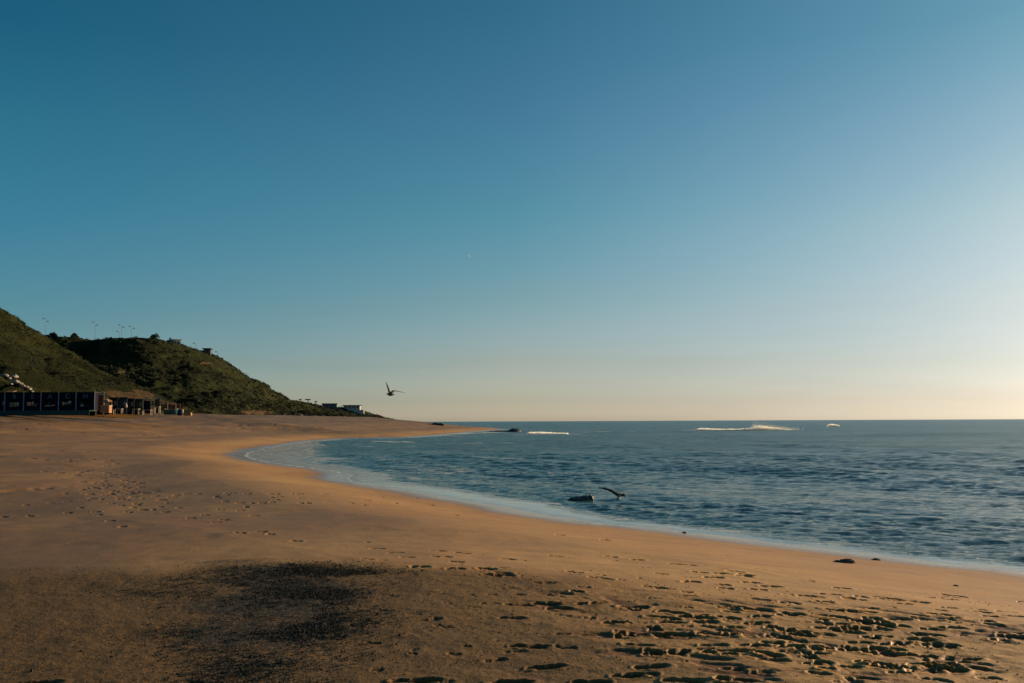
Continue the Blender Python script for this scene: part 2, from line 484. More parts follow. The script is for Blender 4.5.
for (cx, cy, _), (px, py, ang, L, Wd, dep) in zip(pw, prints):
    if cy > 90 or cy < 3: continue
    grow = max(1.0, cy / 26)
    L *= grow; Wd *= grow
    i0 = np.searchsorted(ys_s, cy - .9 * grow); i1 = np.searchsorted(ys_s, cy + .9 * grow)
    sel = order[i0:i1]; sel = sel[np.abs(xs[sel] - cx) < .9 * grow]
    if len(sel) == 0: continue
    dx, dy = xs[sel] - cx, ys[sel] - cy
    ca, sa = math.cos(ang), math.sin(ang)
    a = dx * ca + dy * sa; b = -dx * sa + dy * ca
    a = a + fbm(xs[sel] / .1, ys[sel] / .1, 3, 71) * .045; b = b + fbm(xs[sel] / .1 + 5, ys[sel] / .1, 3, 73) * .035
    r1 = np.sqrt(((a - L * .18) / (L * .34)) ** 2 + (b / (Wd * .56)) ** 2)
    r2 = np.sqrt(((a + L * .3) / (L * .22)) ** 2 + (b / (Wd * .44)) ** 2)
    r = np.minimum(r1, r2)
    pit_shade[sel] = np.maximum(pit_shade[sel], sstep(1.15, .7, r) * min(1, dep / .03))  # mask for the painted shade, stronger in deeper prints
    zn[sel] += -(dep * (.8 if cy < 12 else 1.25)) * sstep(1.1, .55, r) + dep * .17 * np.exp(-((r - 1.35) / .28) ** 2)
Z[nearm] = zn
pit_shade = np.maximum(pit_shade, tm * sstep(.1, .4, n1) * .8)
tram_shade[nearm] = pit_shade
# far marks: wind-blown hollows across the back beach
fm = (dist >= 30) & (dist < 200) & (DS > 8)
Z[fm] += (fbm(X[fm] / 3.2, Y[fm] / 6.0, 3, 81) * .08 + sstep(.25, .6, fbm(X[fm] / 1.1, Y[fm] / 1.4, 3, 83)) * -.11 * sstep(.0, .4, fbm(X[fm] / 14, Y[fm] / 14, 2, 85))) * sstep(8, 18, DS[fm])
back_b = np.maximum(sstep(45, 120, Y) * sstep(14, 30, DS + fbm(X / 18, Y / 18, 3, 93) * 8), .75 * sstep(3, -7, X + fbm(X / 6, Y / 9, 3, 95) * 3) * sstep(3, 10, DS))
wet = sstep(2.4, .3, DS + fbm(X / 3, Y / 3, 2, 91) * .5) * (DS > -3)

m_sand, t, b = newmat('beach_sand')
v = t.coords()
big = t.noise(.16, 4, .55, t.coords((1, .55, 1)))
med = t.noise(1.7, 5, .6, v)
fine = t.noise(75, 3, .7, v)
fgA, grA, wetA, trA = t.attr('foreground'), t.attr('grit'), t.attr('wet'), t.attr('back_beach')
c = t.mix(t.map(big, .35, .65), (.40, .192, .044), (.52, .282, .072))
tl = t.noise(1.0, 5, .6, t.coords((.35, 1.6, 1), R(-28)))
c = t.mix(t.map(tl, .42, .62, 0, .34), c, (.27, .13, .04))
c = t.mix(t.map(med, .35, .7, 0, .35), c, (.29, .14, .04))
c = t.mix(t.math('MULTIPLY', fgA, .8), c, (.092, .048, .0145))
c = t.mix(t.map(t.math('MULTIPLY', fine, 1.0), .38, .62, .0, .5), c, t.mix(.5, c, (.1, .06, .035)))
bk = t.math('MULTIPLY', trA, t.map(t.noise(.35, 5, .65, t.coords((1, .4, 1))), .3, .6, .55, 1.0))
c = t.mix(bk, c, (.115, .064, .024))
c = t.mix(t.math('MULTIPLY', t.attr('print_shade'), .9), c, (.10, .028, .007))  # shade in the footprint hollows, put into the sand colour as dark red-brown
# speckle of dark shell and mineral grains
sp1 = t.noise(34, 2, .6, v); sp2 = t.noise(13, 3, .65, v)
spk = t.math('ADD', t.math('MULTIPLY', sp1, .55), t.math('MULTIPLY', sp2, .45))
thr = t.math('SUBTRACT', .70, t.math('MULTIPLY', grA, .29))
sm = t.map(t.math('SUBTRACT', spk, thr), -.02, .035)
sm = t.math('MULTIPLY', sm, t.map(grA, .02, .25))
c = t.mix(sm, c, t.mix(t.map(fine, .4, .62), (.014, .012, .009), (.070, .050, .030)))
# dark flecks everywhere on the dry foreground
fl = t.map(t.noise(26, 2, .5, v), .63, .68)
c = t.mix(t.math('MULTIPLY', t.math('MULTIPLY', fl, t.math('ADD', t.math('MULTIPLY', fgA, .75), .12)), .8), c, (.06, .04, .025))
c = t.mix(t.math('MULTIPLY', wetA, .75), c, (.10, .062, .04))
t.put(b.inputs['Base Color'], c)
t.put(b.inputs['Roughness'], t.math('SUBTRACT', t.math('ADD', .55, t.math('MULTIPLY', fgA, .3)), t.math('MULTIPLY', wetA, .4)))
b.inputs['Specular IOR Level'].default_value = .2
h = t.math('ADD', t.math('MULTIPLY', t.noise(16, 4, .65, v), .6), t.math('MULTIPLY', t.noise(60, 3, .6, v), .35))
st = t.math('MULTIPLY', t.math('ADD', t.math('MULTIPLY', fgA, .5), .22), t.math('SUBTRACT', 1.0, wetA))
n0 = t.bump(h, st, .03)
n0 = t.bump(t.noise(2.2, 4, .6, t.coords((1, .6, 1))), .22, .05, n0)
t.put(b.inputs['Normal'], n0)
sand = grid_mesh('beach_sand', X, Y, Z, m_sand, {'foreground': fgc, 'grit': grit, 'wet': wet, 'back_beach': back_b, 'print_shade': tram_shade}, wrap=True)
tag(sand, kind='structure')
del X, Y, Z, DS, T, dist, fg, grit, tram_shade, wet, back_b

# loose shell grit lying on the dark patch
gm = MB()
cnt = 0
rg = random.Random(5)
pts = []
while len(pts) < 24000:
    k = rg.randrange(3, len(gp)); s = gr_s[k]
    pts.append((gp[k][0] + rg.gauss(0, s[0] * .62), gp[k][1] + rg.gauss(0, s[1] * .7)))
for i in range(3000):
    yy = rg.uniform(5.2, 12.5); pts.append((rg.uniform(-.56, .5) * yy, yy))
pa = np.array(pts); pz = ground_z(pa[:, 0], pa[:, 1])
gv = []; gf = []
for (x, y), z in zip(pts, pz):
    s = rg.uniform(.004, .011) * (1.6 if rg.random() < .06 else 1); a = rg.uniform(0, 6.28)
    bi = len(gv)
    for k in range(4):
        an = a + k * 1.57 + rg.uniform(-.4, .4); gv.append((x + math.cos(an) * s * rg.uniform(.7, 1.5), y + math.sin(an) * s, z - .001 + rg.uniform(-.002, .003)))
    gv.append((x + rg.uniform(-.3, .3) * s, y, z + s * rg.uniform(.5, 1.1)))
    gf += [(bi, bi + 1, bi + 4), (bi + 1, bi + 2, bi + 4), (bi + 2, bi + 3, bi + 4), (bi + 3, bi, bi + 4)]
me = bpy.data.meshes.new('shell_grit'); me.from_pydata(gv, [], gf)
link('shell_grit', me, simple('dark_grit', (.035, .03, .024), .7, .5, 40, .1))
tag(bpy.data.objects['shell_grit'], 'loose dark shell grit strewn over the sand in the foreground', 'grit', kind='stuff')

# ------------------------------------------------------------------ sea
rads = np.concatenate([[.5, 6.], geo(12, 15, .0042), geo(15, 90, .0031), geo(90, 480, .007), geo(480, 4000, .02), geo(4000, 60000, .12), [60000.]])
X, Y = polar(rads, 34, .075, 4.0)
DS = sdf(X, Y); D = -DS
dist = np.hypot(X, Y)
Z = np.zeros_like(X)
row = .0034 * dist
lag = sstep(58, 82, Y) * sstep(150, 110, Y) * sstep(2, -12, X)       # the wide thin swash at the head of the bay
calm0 = .35 + 3.6 * lag + .75 * sstep(22, 38, Y) * sstep(200, 100, Y)
wd = D + fbm(X / 4, Y / 4, 3, 101) * (.7 + 2 * lag)
damp = sstep(calm0, calm0 + 1.6 + 1.5 * lag, wd)
rw = np.random.default_rng(4)
for i in range(60):
    lam = float(np.exp(rw.uniform(math.log(.26), math.log(3.4))))
    th = rw.normal(R(207), .45)
    amp = (.0036 + .0014 * sstep(35, 60, dist)) * lam ** .85 * (.5 if lam > 1.3 else 1.0)
    k = 2 * math.pi / lam
    ph = k * (X * math.sin(th) + Y * math.cos(th)) + rw.uniform(0, 6.28) + fbm(X / (lam * 4), Y / (lam * 4), 2, 200 + i) * 1.3
    fade = sstep(lam * .55, lam * .22, row)
    Z += amp * (1.6 if lam < .8 else 1.0) * ((np.sin(ph) + .25 * np.cos(2 * ph)) if i % 3 else (1.2 - 2.6 * np.abs(np.sin(ph / 2)) ** 1.2)) * fade
Z *= damp * (.75 + .25 * sstep(4, 30, D)) * (1 + .75 * fbm((X * .5 - Y * .87) / 12, (X * .87 + Y * .5) / 3.2, 4, 301))
# incoming wavelets lying parallel to the beach
wdn = D + fbm(X / 7, Y / 7, 3, 303) * 2.2
ridge = np.zeros_like(X)
for d0, a, wdt in ((4.2, .075, .55), (8.5, .085, .8), (14.5, .10, 1.1), (23, .12, 1.6), (36, .16, 2.4), (55, .2, 3.2)):
    q = wdn - d0
    prof = np.where(q > 0, np.exp(-(q / (wdt * 2.2)) ** 2), np.exp(-(q / wdt) ** 2))
    ridge += .8 * a * prof * sstep(-.25, .35, fbm(X / 9 + d0, Y / 9, 3, 307)) * sstep(d0 * .12, d0 * .05, row * 1.0)
Z += ridge * sstep(2, 4.5, D)
# long swell further out
Z += .07 * np.sin((X * .35 + Y * .94) * 2 * math.pi / 27 + fbm(X / 60, Y / 60, 2, 311) * 4) * sstep(35, 110, D) * sstep(9, 3, row)
# swell humps carrying the breakers
swell = [((560, 433.6), (690, 432.0), .25, 5), ((690, 429.6), (815, 429.4), .35, 7), ((812, 427.2), (850, 427.0), .4, 9), ((880, 436), (1060, 434), .55, 6), ((600, 446), (1000, 447), .22, 5), ((430, 461), (760, 470), .16, 3)]
for (a, b2, am, wdt) in swell:
    pa = on_sea([a[0], b2[0]], [a[1], b2[1]])
    dd = seg_dist(X, Y, pa)
    Z += am * np.exp(-(dd / wdt) ** 2) * (.75 + .25 * fbm(X / 20, Y / 20, 2, 313))
# foam
foam = np.zeros_like(X)
streaks = [((525, 434.5), (568, 434), 2.5, 1.0), ((568, 432.2), (690, 431.6), 3.0, .62), ((440, 443), (500, 443.2), 2.2, .6), ((412, 436.8), (448, 435.5), 1.8, .95), ((462, 434), (500, 432), 2.4, .85), ((470, 457), (560, 459), 1.4, .55),
           ((375, 441.5), (404, 442.5), 1.6, .9), ((350, 446), (420, 447), 1.5, .5), ((530, 474), (640, 472), 1.0, .45), ((640, 486), (760, 492), .7, .42), ((420, 452), (500, 450), 2.2, .4),
           ((700, 462), (900, 466), 1.2, .38), ((860, 500), (1000, 506), .5, .4), ((380, 457), (470, 470), 1.2, .45), ((690, 430.3), (790, 430.0), 4, .9)]
for (a, b2, wdt, am) in streaks:
    pa = on_sea([a[0], b2[0]], [a[1], b2[1]])
    dd = seg_dist(X + fbm(X / 12, Y / 12, 2, 317) * wdt, Y + fbm(X / 8, Y / 8, 3, 319) * wdt * 1.5, pa)
    foam = np.maximum(foam, min(1, am + .12) * np.exp(-(dd / wdt) ** 2))
edge = np.exp(-((D - .18 + fbm(X / 2, Y / 2, 2, 321) * .15) / .2) ** 2) * .8
front = np.exp(-((wd - calm0 - .8) / .7) ** 2) * .6
foam = np.maximum(foam, np.maximum(edge, front * (D > .8)))
foam = np.maximum(foam, .50 * sstep(30, 6, D) * sstep(1.5, 3.5, D) * (.6 + .8 * fbm(X / 6, Y / 6, 3, 323)))
foam = np.maximum(foam, .3 * np.clip(ridge / .08, 0, 1) * sstep(2, 4, D))
Z += .012 * sstep(0, .6, D)
shal = np.clip(1 - sstep(calm0 * .7, calm0 * 1.6 + .6, wd), 0, 1)

m_sea, t, b = newmat('sea_water')
v = t.coords()
foA, shA = t.attr('foam'), t.attr('shallow')
cA = t.attr('calm')
n_big = t.noise(.02, 4, .6, t.coords((.6, 1.6, 1), R(8)))
deep = t.mix(t.map(n_big, .35, .65), (.022, .068, .066), (.042, .104, .098))
lace = t.noise(1.6, 6, .7, v, .5)
c = t.mix(t.math('MULTIPLY', shA, t.map(lace, .38, .6, .5, 1.0)), deep, (.44, .34, .22))
fn1 = t.noise(.9, 6, .68, t.coords((1, 1.7, 1), R(-20)), .6); fn2 = t.noise(7, 4, .7, v)
fn = t.math('ADD', t.math('MULTIPLY', fn1, .7), t.math('MULTIPLY', fn2, .3))
fm_ = t.map(t.math('SUBTRACT', fn, t.math('SUBTRACT', .80, t.math('MULTIPLY', foA, .5))), -.05, .08)
fm_ = t.math('MULTIPLY', fm_, t.map(foA, .03, .2))
c = t.mix(t.math('MULTIPLY', fm_, .85), c, (.62, .64, .62))
t.put(b.inputs['Base Color'], c)
b.inputs['IOR'].default_value = 1.333
t.put(b.inputs['Roughness'], t.math('ADD', t.math('ADD', .05, t.math('MULTIPLY', fm_, .5)), t.math('MULTIPLY', cA, .22)))
gust = t.map(t.noise(.09, 4, .6, t.coords((.7, 1.6, 1), R(20))), .32, .66, .75, 1.15)
h1 = t.noise(5.5, 6, .66, t.coords((1.0, 1.9, 1), R(28)), .15)
h2 = t.noise(.8, 5, .6, t.coords((.8, 1.5, 1), R(25)), .4)
h3 = t.noise(9, 3, .6, v)
inv = t.math('SUBTRACT', 1.0, t.attr('still'))
nn = t.bump(h1, t.math('MULTIPLY', t.math('MULTIPLY', inv, gust), .7), .14)
nn = t.bump(h2, t.math('MULTIPLY', t.math('MULTIPLY', cA, gust), .8), .9, nn)
nn = t.bump(h3, t.math('MULTIPLY', inv, .35), .04, nn)
t.put(b.inputs['Normal'], nn)
farness = sstep(30, 120, dist)
sea = grid_mesh('sea', X, Y, Z, m_sea, {'foam': foam, 'shallow': shal, 'calm': farness, 'still': 1 - damp}, wrap=True)
tag(sea, kind='structure')
del X, Y, Z, D, DS, dist, foam, wd, damp, ridge

# ------------------------------------------------------------------ hills
def catmull(pts, n):
    pts = np.array(pts, float); k = len(pts)
    u = np.linspace(0, k - 1 - 1e-9, n); i = u.astype(int); f = (u - i)[:, None]
    g = lambda j: pts[np.clip(j, 0, k - 1)]
    a, b_, c_, d_ = g(i - 1), g(i), g(i + 1), g(i + 2)
    return .5 * ((2 * b_) + (-a + c_) * f + (2 * a - 5 * b_ + 4 * c_ - d_) * f ** 2 + (-a + 3 * b_ - 3 * c_ + d_) * f ** 3)


def loft(rows, nc, nr):
    rr = np.array([catmull([tuple(P(*q)) for q in row], nc) for row in rows])   # k, nc, 3
    k = len(rr)
    u = np.linspace(0, k - 1 - 1e-9, nr); i = u.astype(int); f = (u - i)[:, None, None]
    g = lambda j: rr[np.clip(j, 0, k - 1)]
    a, b_, c_, d_ = g(i - 1), g(i), g(i + 1), g(i + 2)
    return .5 * ((2 * b_) + (-a + c_) * f + (2 * a - 5 * b_ + 4 * c_ - d_) * f ** 2 + (-a + 3 * b_ - 3 * c_ + d_) * f ** 3)


def veg_mat(name, lo, hi, earth):
    m, t, b = newmat(name)
    v = t.coords()
    n1 = t.noise(.18, 6, .65, v, .4); n2 = t.noise(.9, 5, .65, v); n3 = t.noise(4.0, 3, .6, v)
    c = t.mix(t.map(n1, .35, .65), lo, hi)
    c = t.mix(t.map(n2, .52, .72, 0, .8), c, tuple(q * .5 for q in lo))
    c = t.mix(t.map(n3, .5, .75, 0, .4), c, (.05, .044, .016))
    c = t.mix(t.math('MULTIPLY', t.attr('shrub'), .8), c, (.006, .008, .003))
    e = t.mix(t.map(n2, .3, .7), earth, tuple(q * .6 for q in earth))
    em = t.map(t.math('ADD', t.attr('bare'), t.math('MULTIPLY', t.math('SUBTRACT', n2, .5), .9)), .42, .62)
    c = t.mix(em, c, e)
    t.put(b.inputs['Base Color'], c); b.inputs['Roughness'].default_value = .9; b.inputs['Specular IOR Level'].default_value = .04
    t.put(b.inputs['Normal'], t.bump(t.noise(1.6, 6, .7, v), .9, .8))
    return m


HILLS = []


def make_hill(name, rows, nc, nr, mat, amp, bare_fn, seed, stri=0.0):
    G = loft(rows, nc, nr)
    X, Y, Z = G[..., 0].copy(), G[..., 1].copy(), G[..., 2].copy()
    hh = sstep(2.5, 8, Z)
    k = (len(rows) - 2) / (len(rows) - 1)
    u = np.linspace(0, 1, nr)[:, None] * np.ones((1, nc))
    ridge_fade = .35 + .65 * np.clip(np.abs(u - k) / .12, 0, 1)
    gul = np.abs(fbm(X / 24 + Y / 70, Y / 60 - X / 60, 4, seed))
    n = -(.9 - gul) ** 3 * 2.2 + fbm(X / 9, Y / 9 + Z / 7, 4, seed + 4) * 1.0 + fbm(X / 2.6, Y / 2.6 + Z / 2, 3, seed + 8) * .5
    jn = np.linspace(0, 1, nc)[None, :] * np.ones((nr, 1))
    n = n + stri * np.clip((k - u) / .25, 0, 1) * fbm(u * 17 + jn * 2.5, jn * 4 + u, 3, seed + 30)
    Z += amp * n * hh * ridge_fade
    Y += amp * .8 * fbm(X / 6, Z / 4, 3, seed + 12) * hh * ridge_fade
    shrub = np.clip(sstep(.05, .45, fbm(u * 15 + jn * 2.2, jn * 5 + u, 4, seed + 50)) * (.85 if stri else .6) + .3 * (gul < .06), 0, 1)
    bare = bare_fn(X, Y, Z, u) * (.55 + .9 * np.clip(fbm(X / 7 + Z / 3, Y / 16, 4, seed + 20) + .35, 0, 1))
    o = grid_mesh(name, X, Y, Z, mat, {'bare': bare, 'shrub': shrub})
    tag(o, kind='structure')
    HILLS.append((X, Y, Z, bare, u, k))
    return o


def near_px(X, Y, Z, px, py, sx, sy):
    # a bare patch on the slope round the place seen there
    A = (X / Y) * F + W / 2; B = 421.3 - (Z - CAMZ) / Y * F
    return np.exp(-(((A - px) / sx) ** 2 + ((B - py) / sy) ** 2))


m_h1 = veg_mat('slope_scrub', (.007, .010, .0028), (.024, .026, .007), (.055, .037, .02))
m_h2 = veg_mat('hill_scrub', (.010, .014, .005), (.026, .031, .010), (.10, .064, .036))
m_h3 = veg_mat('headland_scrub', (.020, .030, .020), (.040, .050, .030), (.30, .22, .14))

hill1 = [
    [(-960, 414, 112), (-560, 404, 112), (-160, 400, 128), (0, 399, 150), (60, 403, 160), (100, 407, 168), (140, 410, 185), (165, 412, 205), (190, 414, 225), (205, 415, 235)],
    [(-1000, 412, 122), (-560, 380, 125), (-160, 372, 140), (0, 378, 160), (55, 388, 172), (100, 397, 182), (140, 403, 200), (165, 407, 215), (190, 411, 233), (207, 414, 240)],
    [(-1040, 412, 132), (-560, 345, 145), (-160, 330, 160), (0, 350, 178), (50, 368, 190), (100, 384, 200), (140, 396, 215), (165, 402, 226), (192, 409, 240), (209, 413, 245)],
    [(-1080, 412, 142), (-560, 290, 165), (-160, 270, 180), (0, 325, 200), (40, 345, 210), (90, 370, 220), (130, 388, 230), (162, 399, 238), (194, 408, 247), (211, 412.5, 250)],
    [(-1120, 412, 152), (-560, 250, 182), (-160, 231, 200), (0, 316.5, 220), (22, 329.5, 226), (45, 345, 230), (82, 364.5, 238), (120, 382, 246), (160, 397, 250), (212, 412, 256)],
    [(-1160, 440, 230), (-560, 440, 240), (-160, 440, 260), (0, 440, 270), (22, 440, 272), (45, 440, 274), (82, 440, 276), (120, 440, 278), (160, 440, 280), (214, 440, 282)],
]
make_hill('hill_slope', hill1, 720, 240, m_h1, 1.25,
          lambda X, Y, Z, u: .75 * near_px(X, Y, Z, 140, 392, 34, 6) + .5 * near_px(X, Y, Z, 175, 404, 24, 6) + .7 * near_px(X, Y, Z, 205, 412, 20, 5) + .5 * near_px(X, Y, Z, 10, 318, 20, 3) + .45 * near_px(X, Y, Z, 110, 376, 22, 5) + .2 * (fbm(X / 14, Z / 3, 3, 5) > .2), 400, 2.6)
hill2 = [
    [(30, 412, 262), (100, 412, 266), (160, 413, 270), (200, 413.5, 275), (240, 416, 300), (280, 418.5, 330), (310, 420, 360), (345, 421.5, 400), (380, 423, 450)],
    [(30, 398, 275), (100, 400, 278), (160, 402, 282), (205, 405, 290), (245, 409, 315), (285, 413.5, 345), (315, 416.5, 375), (347, 419, 412), (382, 422, 460)],
    [(30, 380, 295), (100, 382, 300), (160, 385, 305), (210, 390, 315), (250, 399, 340), (290, 408, 365), (318, 413, 390), (349, 417.5, 425), (384, 422, 470)],
    [(30, 360, 320), (100, 362, 325), (155, 365, 330), (205, 373, 345), (248, 388, 365), (290, 403, 390), (318, 411, 410), (350, 416.5, 440), (386, 422, 480)],
    [(30, 341, 345), (60, 341, 350), (100, 343, 355), (150, 344, 362), (180, 349, 372), (210, 357.5, 380), (231, 367, 386), (252, 381.5, 395), (281, 397, 412), (306, 406, 430), (330, 411, 450), (360, 416, 475), (388, 421.5, 500)],
    [(30, 440, 420), (60, 440, 425), (100, 440, 430), (150, 440, 440), (180, 440, 450), (210, 440, 460), (231, 440, 465), (252, 440, 470), (281, 440, 480), (306, 440, 490), (330, 440, 500), (360, 440, 520), (390, 440, 540)],
]
make_hill('main_hill', hill2, 620, 230, m_h2, 1.7,
          lambda X, Y, Z, u: .85 * near_px(X, Y, Z, 255, 412, 22, 4) + .7 * near_px(X, Y, Z, 212, 412, 16, 5) + .8 * near_px(X, Y, Z, 130, 371, 26, 3) + .5 * near_px(X, Y, Z, 180, 395, 18, 4) + .55 * near_px(X, Y, Z, 205, 362, 16, 3) + .7 * near_px(X, Y, Z, 310, 419, 30, 3) + .35 * near_px(X, Y, Z, 230, 395, 30, 3), 500)
hill3 = [
    [(270, 419, 470), (300, 420, 480), (318, 420.5, 490), (340, 421.5, 505), (360, 422, 520), (375, 422.5, 535), (392, 423, 560)],
    [(270, 412, 500), (300, 413, 510), (318, 415, 520), (340, 417, 535), (362, 417.5, 550), (379, 419.8, 560), (395, 422.3, 575)],
    [(270, 403, 540), (296, 404, 545), (312, 405.5, 550), (330, 407.5, 560), (352, 409.5, 575), (368, 413, 585), (381, 417.5, 590), (397, 422, 600)],
    [(270, 440, 640), (296, 440, 640), (312, 440, 650), (330, 440, 660), (350, 440, 670), (364, 440, 680), (376, 440, 690), (396, 440, 700)],
]
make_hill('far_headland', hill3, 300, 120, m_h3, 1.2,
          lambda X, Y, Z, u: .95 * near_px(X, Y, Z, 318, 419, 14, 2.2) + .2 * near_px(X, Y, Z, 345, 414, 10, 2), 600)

# scrub: leafy clumps over the slopes
def leaf_clump(vv, ff, c, rx, rz, n, rnd, s):
    for _ in range(n):
        a = rnd.uniform(0, 6.283); h = rnd.random() ** .7; q = math.sqrt(max(0, 1 - h * h)) * rnd.uniform(.6, 1.05)
        p = (c[0] + math.cos(a) * q * rx, c[1] + math.sin(a) * q * rx, c[2] + h * rz * rnd.uniform(.7, 1.1))
        d1 = Vector((rnd.gauss(0, 1), rnd.gauss(0, 1), rnd.gauss(0, .7))).normalized() * s * rnd.uniform(.6, 1.3)
        d2 = Vector((rnd.gauss(0, 1), rnd.gauss(0, 1), rnd.gauss(0, .7))).normalized() * s * rnd.uniform(.4, .9)
        i = len(vv)
        vv += [(p[0] - d1.x, p[1] - d1.y, p[2] - d1.z), (p[0] + d2.x, p[1] + d2.y, p[2] + d2.z), (p[0] + d1.x, p[1] + d1.y, p[2] + d1.z), (p[0] - d2.x, p[1] - d2.y, p[2] - d2.z)]
        ff.append((i, i + 1, i + 2, i + 3))


def leaf_mat(name, lo, hi):
    m, t, b = newmat(name)
    v = t.coords()
    c = t.mix(t.map(t.noise(.22, 5, .7, v), .35, .65), lo, hi)
    c = t.mix(t.map(t.noise(3.0, 2, .5, v), .55, .75, 0, .6), c, (.06, .048, .02))
    t.put(b.inputs['Base Color'], c); b.inputs['Roughness'].default_value = .85; b.inputs['Specular IOR Level'].default_value = .2
    return m


m_l1 = leaf_mat('slope_leaves', (.0055, .0085, .0025), (.0175, .020, .005))
m_l2 = leaf_mat('hill_leaves', (.0068, .0095, .0035), (.018, .021, .007))
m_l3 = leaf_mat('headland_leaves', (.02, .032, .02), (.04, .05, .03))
rnd = random.Random(21)
for hi_, (nm, lab, n, leaves, sz, mm) in enumerate([('slope_scrub', 'olive coastal scrub growing over the near slope behind the huts', 8800, 7, .68, m_l1),
                                                     ('hill_scrub', 'dark coastal scrub covering the large hill', 7500, 8, 1.1, m_l2),
                                                     ('headland_scrub', 'dark scrub covering the far low headland', 2200, 8, 1.4, m_l3)]):
    X, Y, Z, bare, u, k = HILLS[hi_]
    vv, ff = [], []
    nr, nc = X.shape; dens = fbm(X / 17, Y / 17 + Z / 9, 3, 77)
    got = 0
    while got < n:
        i = rnd.randrange(int(nr * k) + 3); j = rnd.randrange(nc)
        if Z[i, j] < 3.8 or bare[i, j] > .5 + rnd.random() * .2 or dens[i, j] < rnd.uniform(-.5, .15): continue
        r = sz * rnd.uniform(.35, 1.0) * (1.5 if rnd.random() < .08 else 1)
        if abs(i / nr - k) < .045: r *= .5
        leaf_clump(vv, ff, (X[i, j], Y[i, j], Z[i, j] - r * .3), r, r * .75, leaves + int(r * 6), rnd, .22 * sz)
        got += 1
    me = bpy.data.meshes.new(nm); me.from_pydata(vv, [], ff)
    o = link(nm, me, mm); tag(o, lab, 'scrub', kind='stuff')


def hill_top(hi_, px, Y=None, k_off=0):
    X, Yh, Z, bare, u, k = HILLS[hi_]
    A = (X / Yh) * F + W / 2
    B = 421.3 - (Z - CAMZ) / Yh * F
    m = np.abs(A - px) < 1.5
    B = np.where(m, B, 1e9)
    i = np.unravel_index(np.argmin(B), B.shape)
    return Vector((X[i], Yh[i], Z[i]))


def hill_at(hi_, px, py):
    X, Yh, Z, bare, u, k = HILLS[hi_]
    A = (X / Yh) * F + W / 2; B = 421.3 - (Z - CAMZ) / Yh * F - .0043 * (A - 512)
    d = (A - px) ** 2 + (B - py) ** 2 + (u > k) * 1e6
    d = np.where(d < 2.2, Yh, 1e5 + d)
    i = np.unravel_index(np.argmin(d), d.shape)
    return Vector((X[i], Yh[i], Z[i]))


# round bushes on the skyline
m_bush = leaf_mat('bush_leaves', (.012, .018, .008), (.03, .036, .014))
m_bark = simple('bark', (.07, .05, .035), .9, .3, 8, .4)
for px, w_px, label in ((53, 9, 'rounded dark bush on the skyline where the near slope meets the big hill'),
                        (73, 9, 'low flat dark bush on the skyline of the big hill, near its left end'),
                        (155, 12, 'spiky dark bush on the skyline of the big hill, left of the white house')):
    q = hill_top(1, px)
    rt = empty('bush', q, 0, label, 'bush', 'bushes along the hill skyline')
    r = w_px / 2 * q.y / F
    vv, ff = [], []
    for _ in range(9):
        leaf_clump(vv, ff, (rnd.uniform(-.6, .6) * r, rnd.uniform(-.4, .4) * r, rnd.uniform(-.2, .15) * r), r * rnd.uniform(.4, .65), r * rnd.uniform(.5, .8), 90, rnd, .22)
    me = bpy.data.meshes.new('foliage'); me.from_pydata(vv, [], ff); link('foliage', me, m_bush, rt)
    mb = MB()
    for _ in range(5):
        a = rnd.uniform(0, 6.28); mb.tube([(0, 0, -.6), (math.cos(a) * r * .2, math.sin(a) * r * .2, .1), (math.cos(a) * r * .5, math.sin(a) * r * .5, r * .5)], [.09, .06, .03], 6)
    mb.build('stem', m_bark, rt)

# umbrella-topped pines on the far headland
for px, hpx, wpx, label in ((301.5, 3.2, 3, 'tiny flat-topped pine at the left of three on the far headland'),
                            (309.5, 4.2, 6, 'broadest of three tiny flat-topped pines on the far headland'),
                            (317, 3.6, 3.5, 'tiny flat-topped pine nearest the flat-roofed houses on the far headland')):
    q = hill_top(2, px)
    rt = empty('pine_tree', q, 0, label, 'tree', 'pines on the far headland')
    s = q.y / F; hh = hpx * s; r = wpx / 2 * s
    mb = MB(); mb.tube([(0, 0, -.6), (.1, 0, hh * .5), (0, .05, hh * .8)], [.22, .16, .12], 7)
    for kx in range(5):
        a = kx * 1.3; mb.tube([(0, 0, hh * .6), (math.cos(a) * r * .4, math.sin(a) * r * .4, hh * .78), (math.cos(a) * r * .8, math.sin(a) * r * .8, hh * .88)], [.08, .06, .03], 5)
    mb.build('trunk', m_bark, rt)
    vv, ff = [], []
    for _ in range(10):
        a = rnd.uniform(0, 6.28); qq = rnd.uniform(0, .75)
        leaf_clump(vv, ff, (math.cos(a) * qq * r, math.sin(a) * qq * r, hh * .76), r * .4, hh * .22, 55, rnd, .2)
    me = bpy.data.meshes.new('crown'); me.from_pydata(vv, [], ff); link('crown', me, m_bush, rt)

# ------------------------------------------------------------------ rocks
def rock_mesh(name, sx, sy, sz, seed, sub=4, rough=.35):
    bm = bmesh.new(); bmesh.ops.create_icosphere(bm, subdivisions=sub, radius=1)
    co = np.array([v.co for v in bm.verts])
    n = fbm(co[:, 0] * 1.6 + co[:, 2] * .7, co[:, 1] * 1.6 + co[:, 2] * 1.3, 4, seed) * rough + np.abs(fbm(co[:, 0] * 3 - co[:, 2], co[:, 1] * 3 + co[:, 2] * 2, 3, seed + 3)) * rough * .5
    co = co * (1 + n)[:, None]
    co[:, 2] = np.where(co[:, 2] < 0, co[:, 2] * .4, co[:, 2])
    co *= np.array([sx, sy, sz])
    for v, c in zip(bm.verts, co): v.co = c
    me = bpy.data.meshes.new(name); bm.to_mesh(me); bm.free()
    for p in me.polygons: p.use_smooth = False
    return me


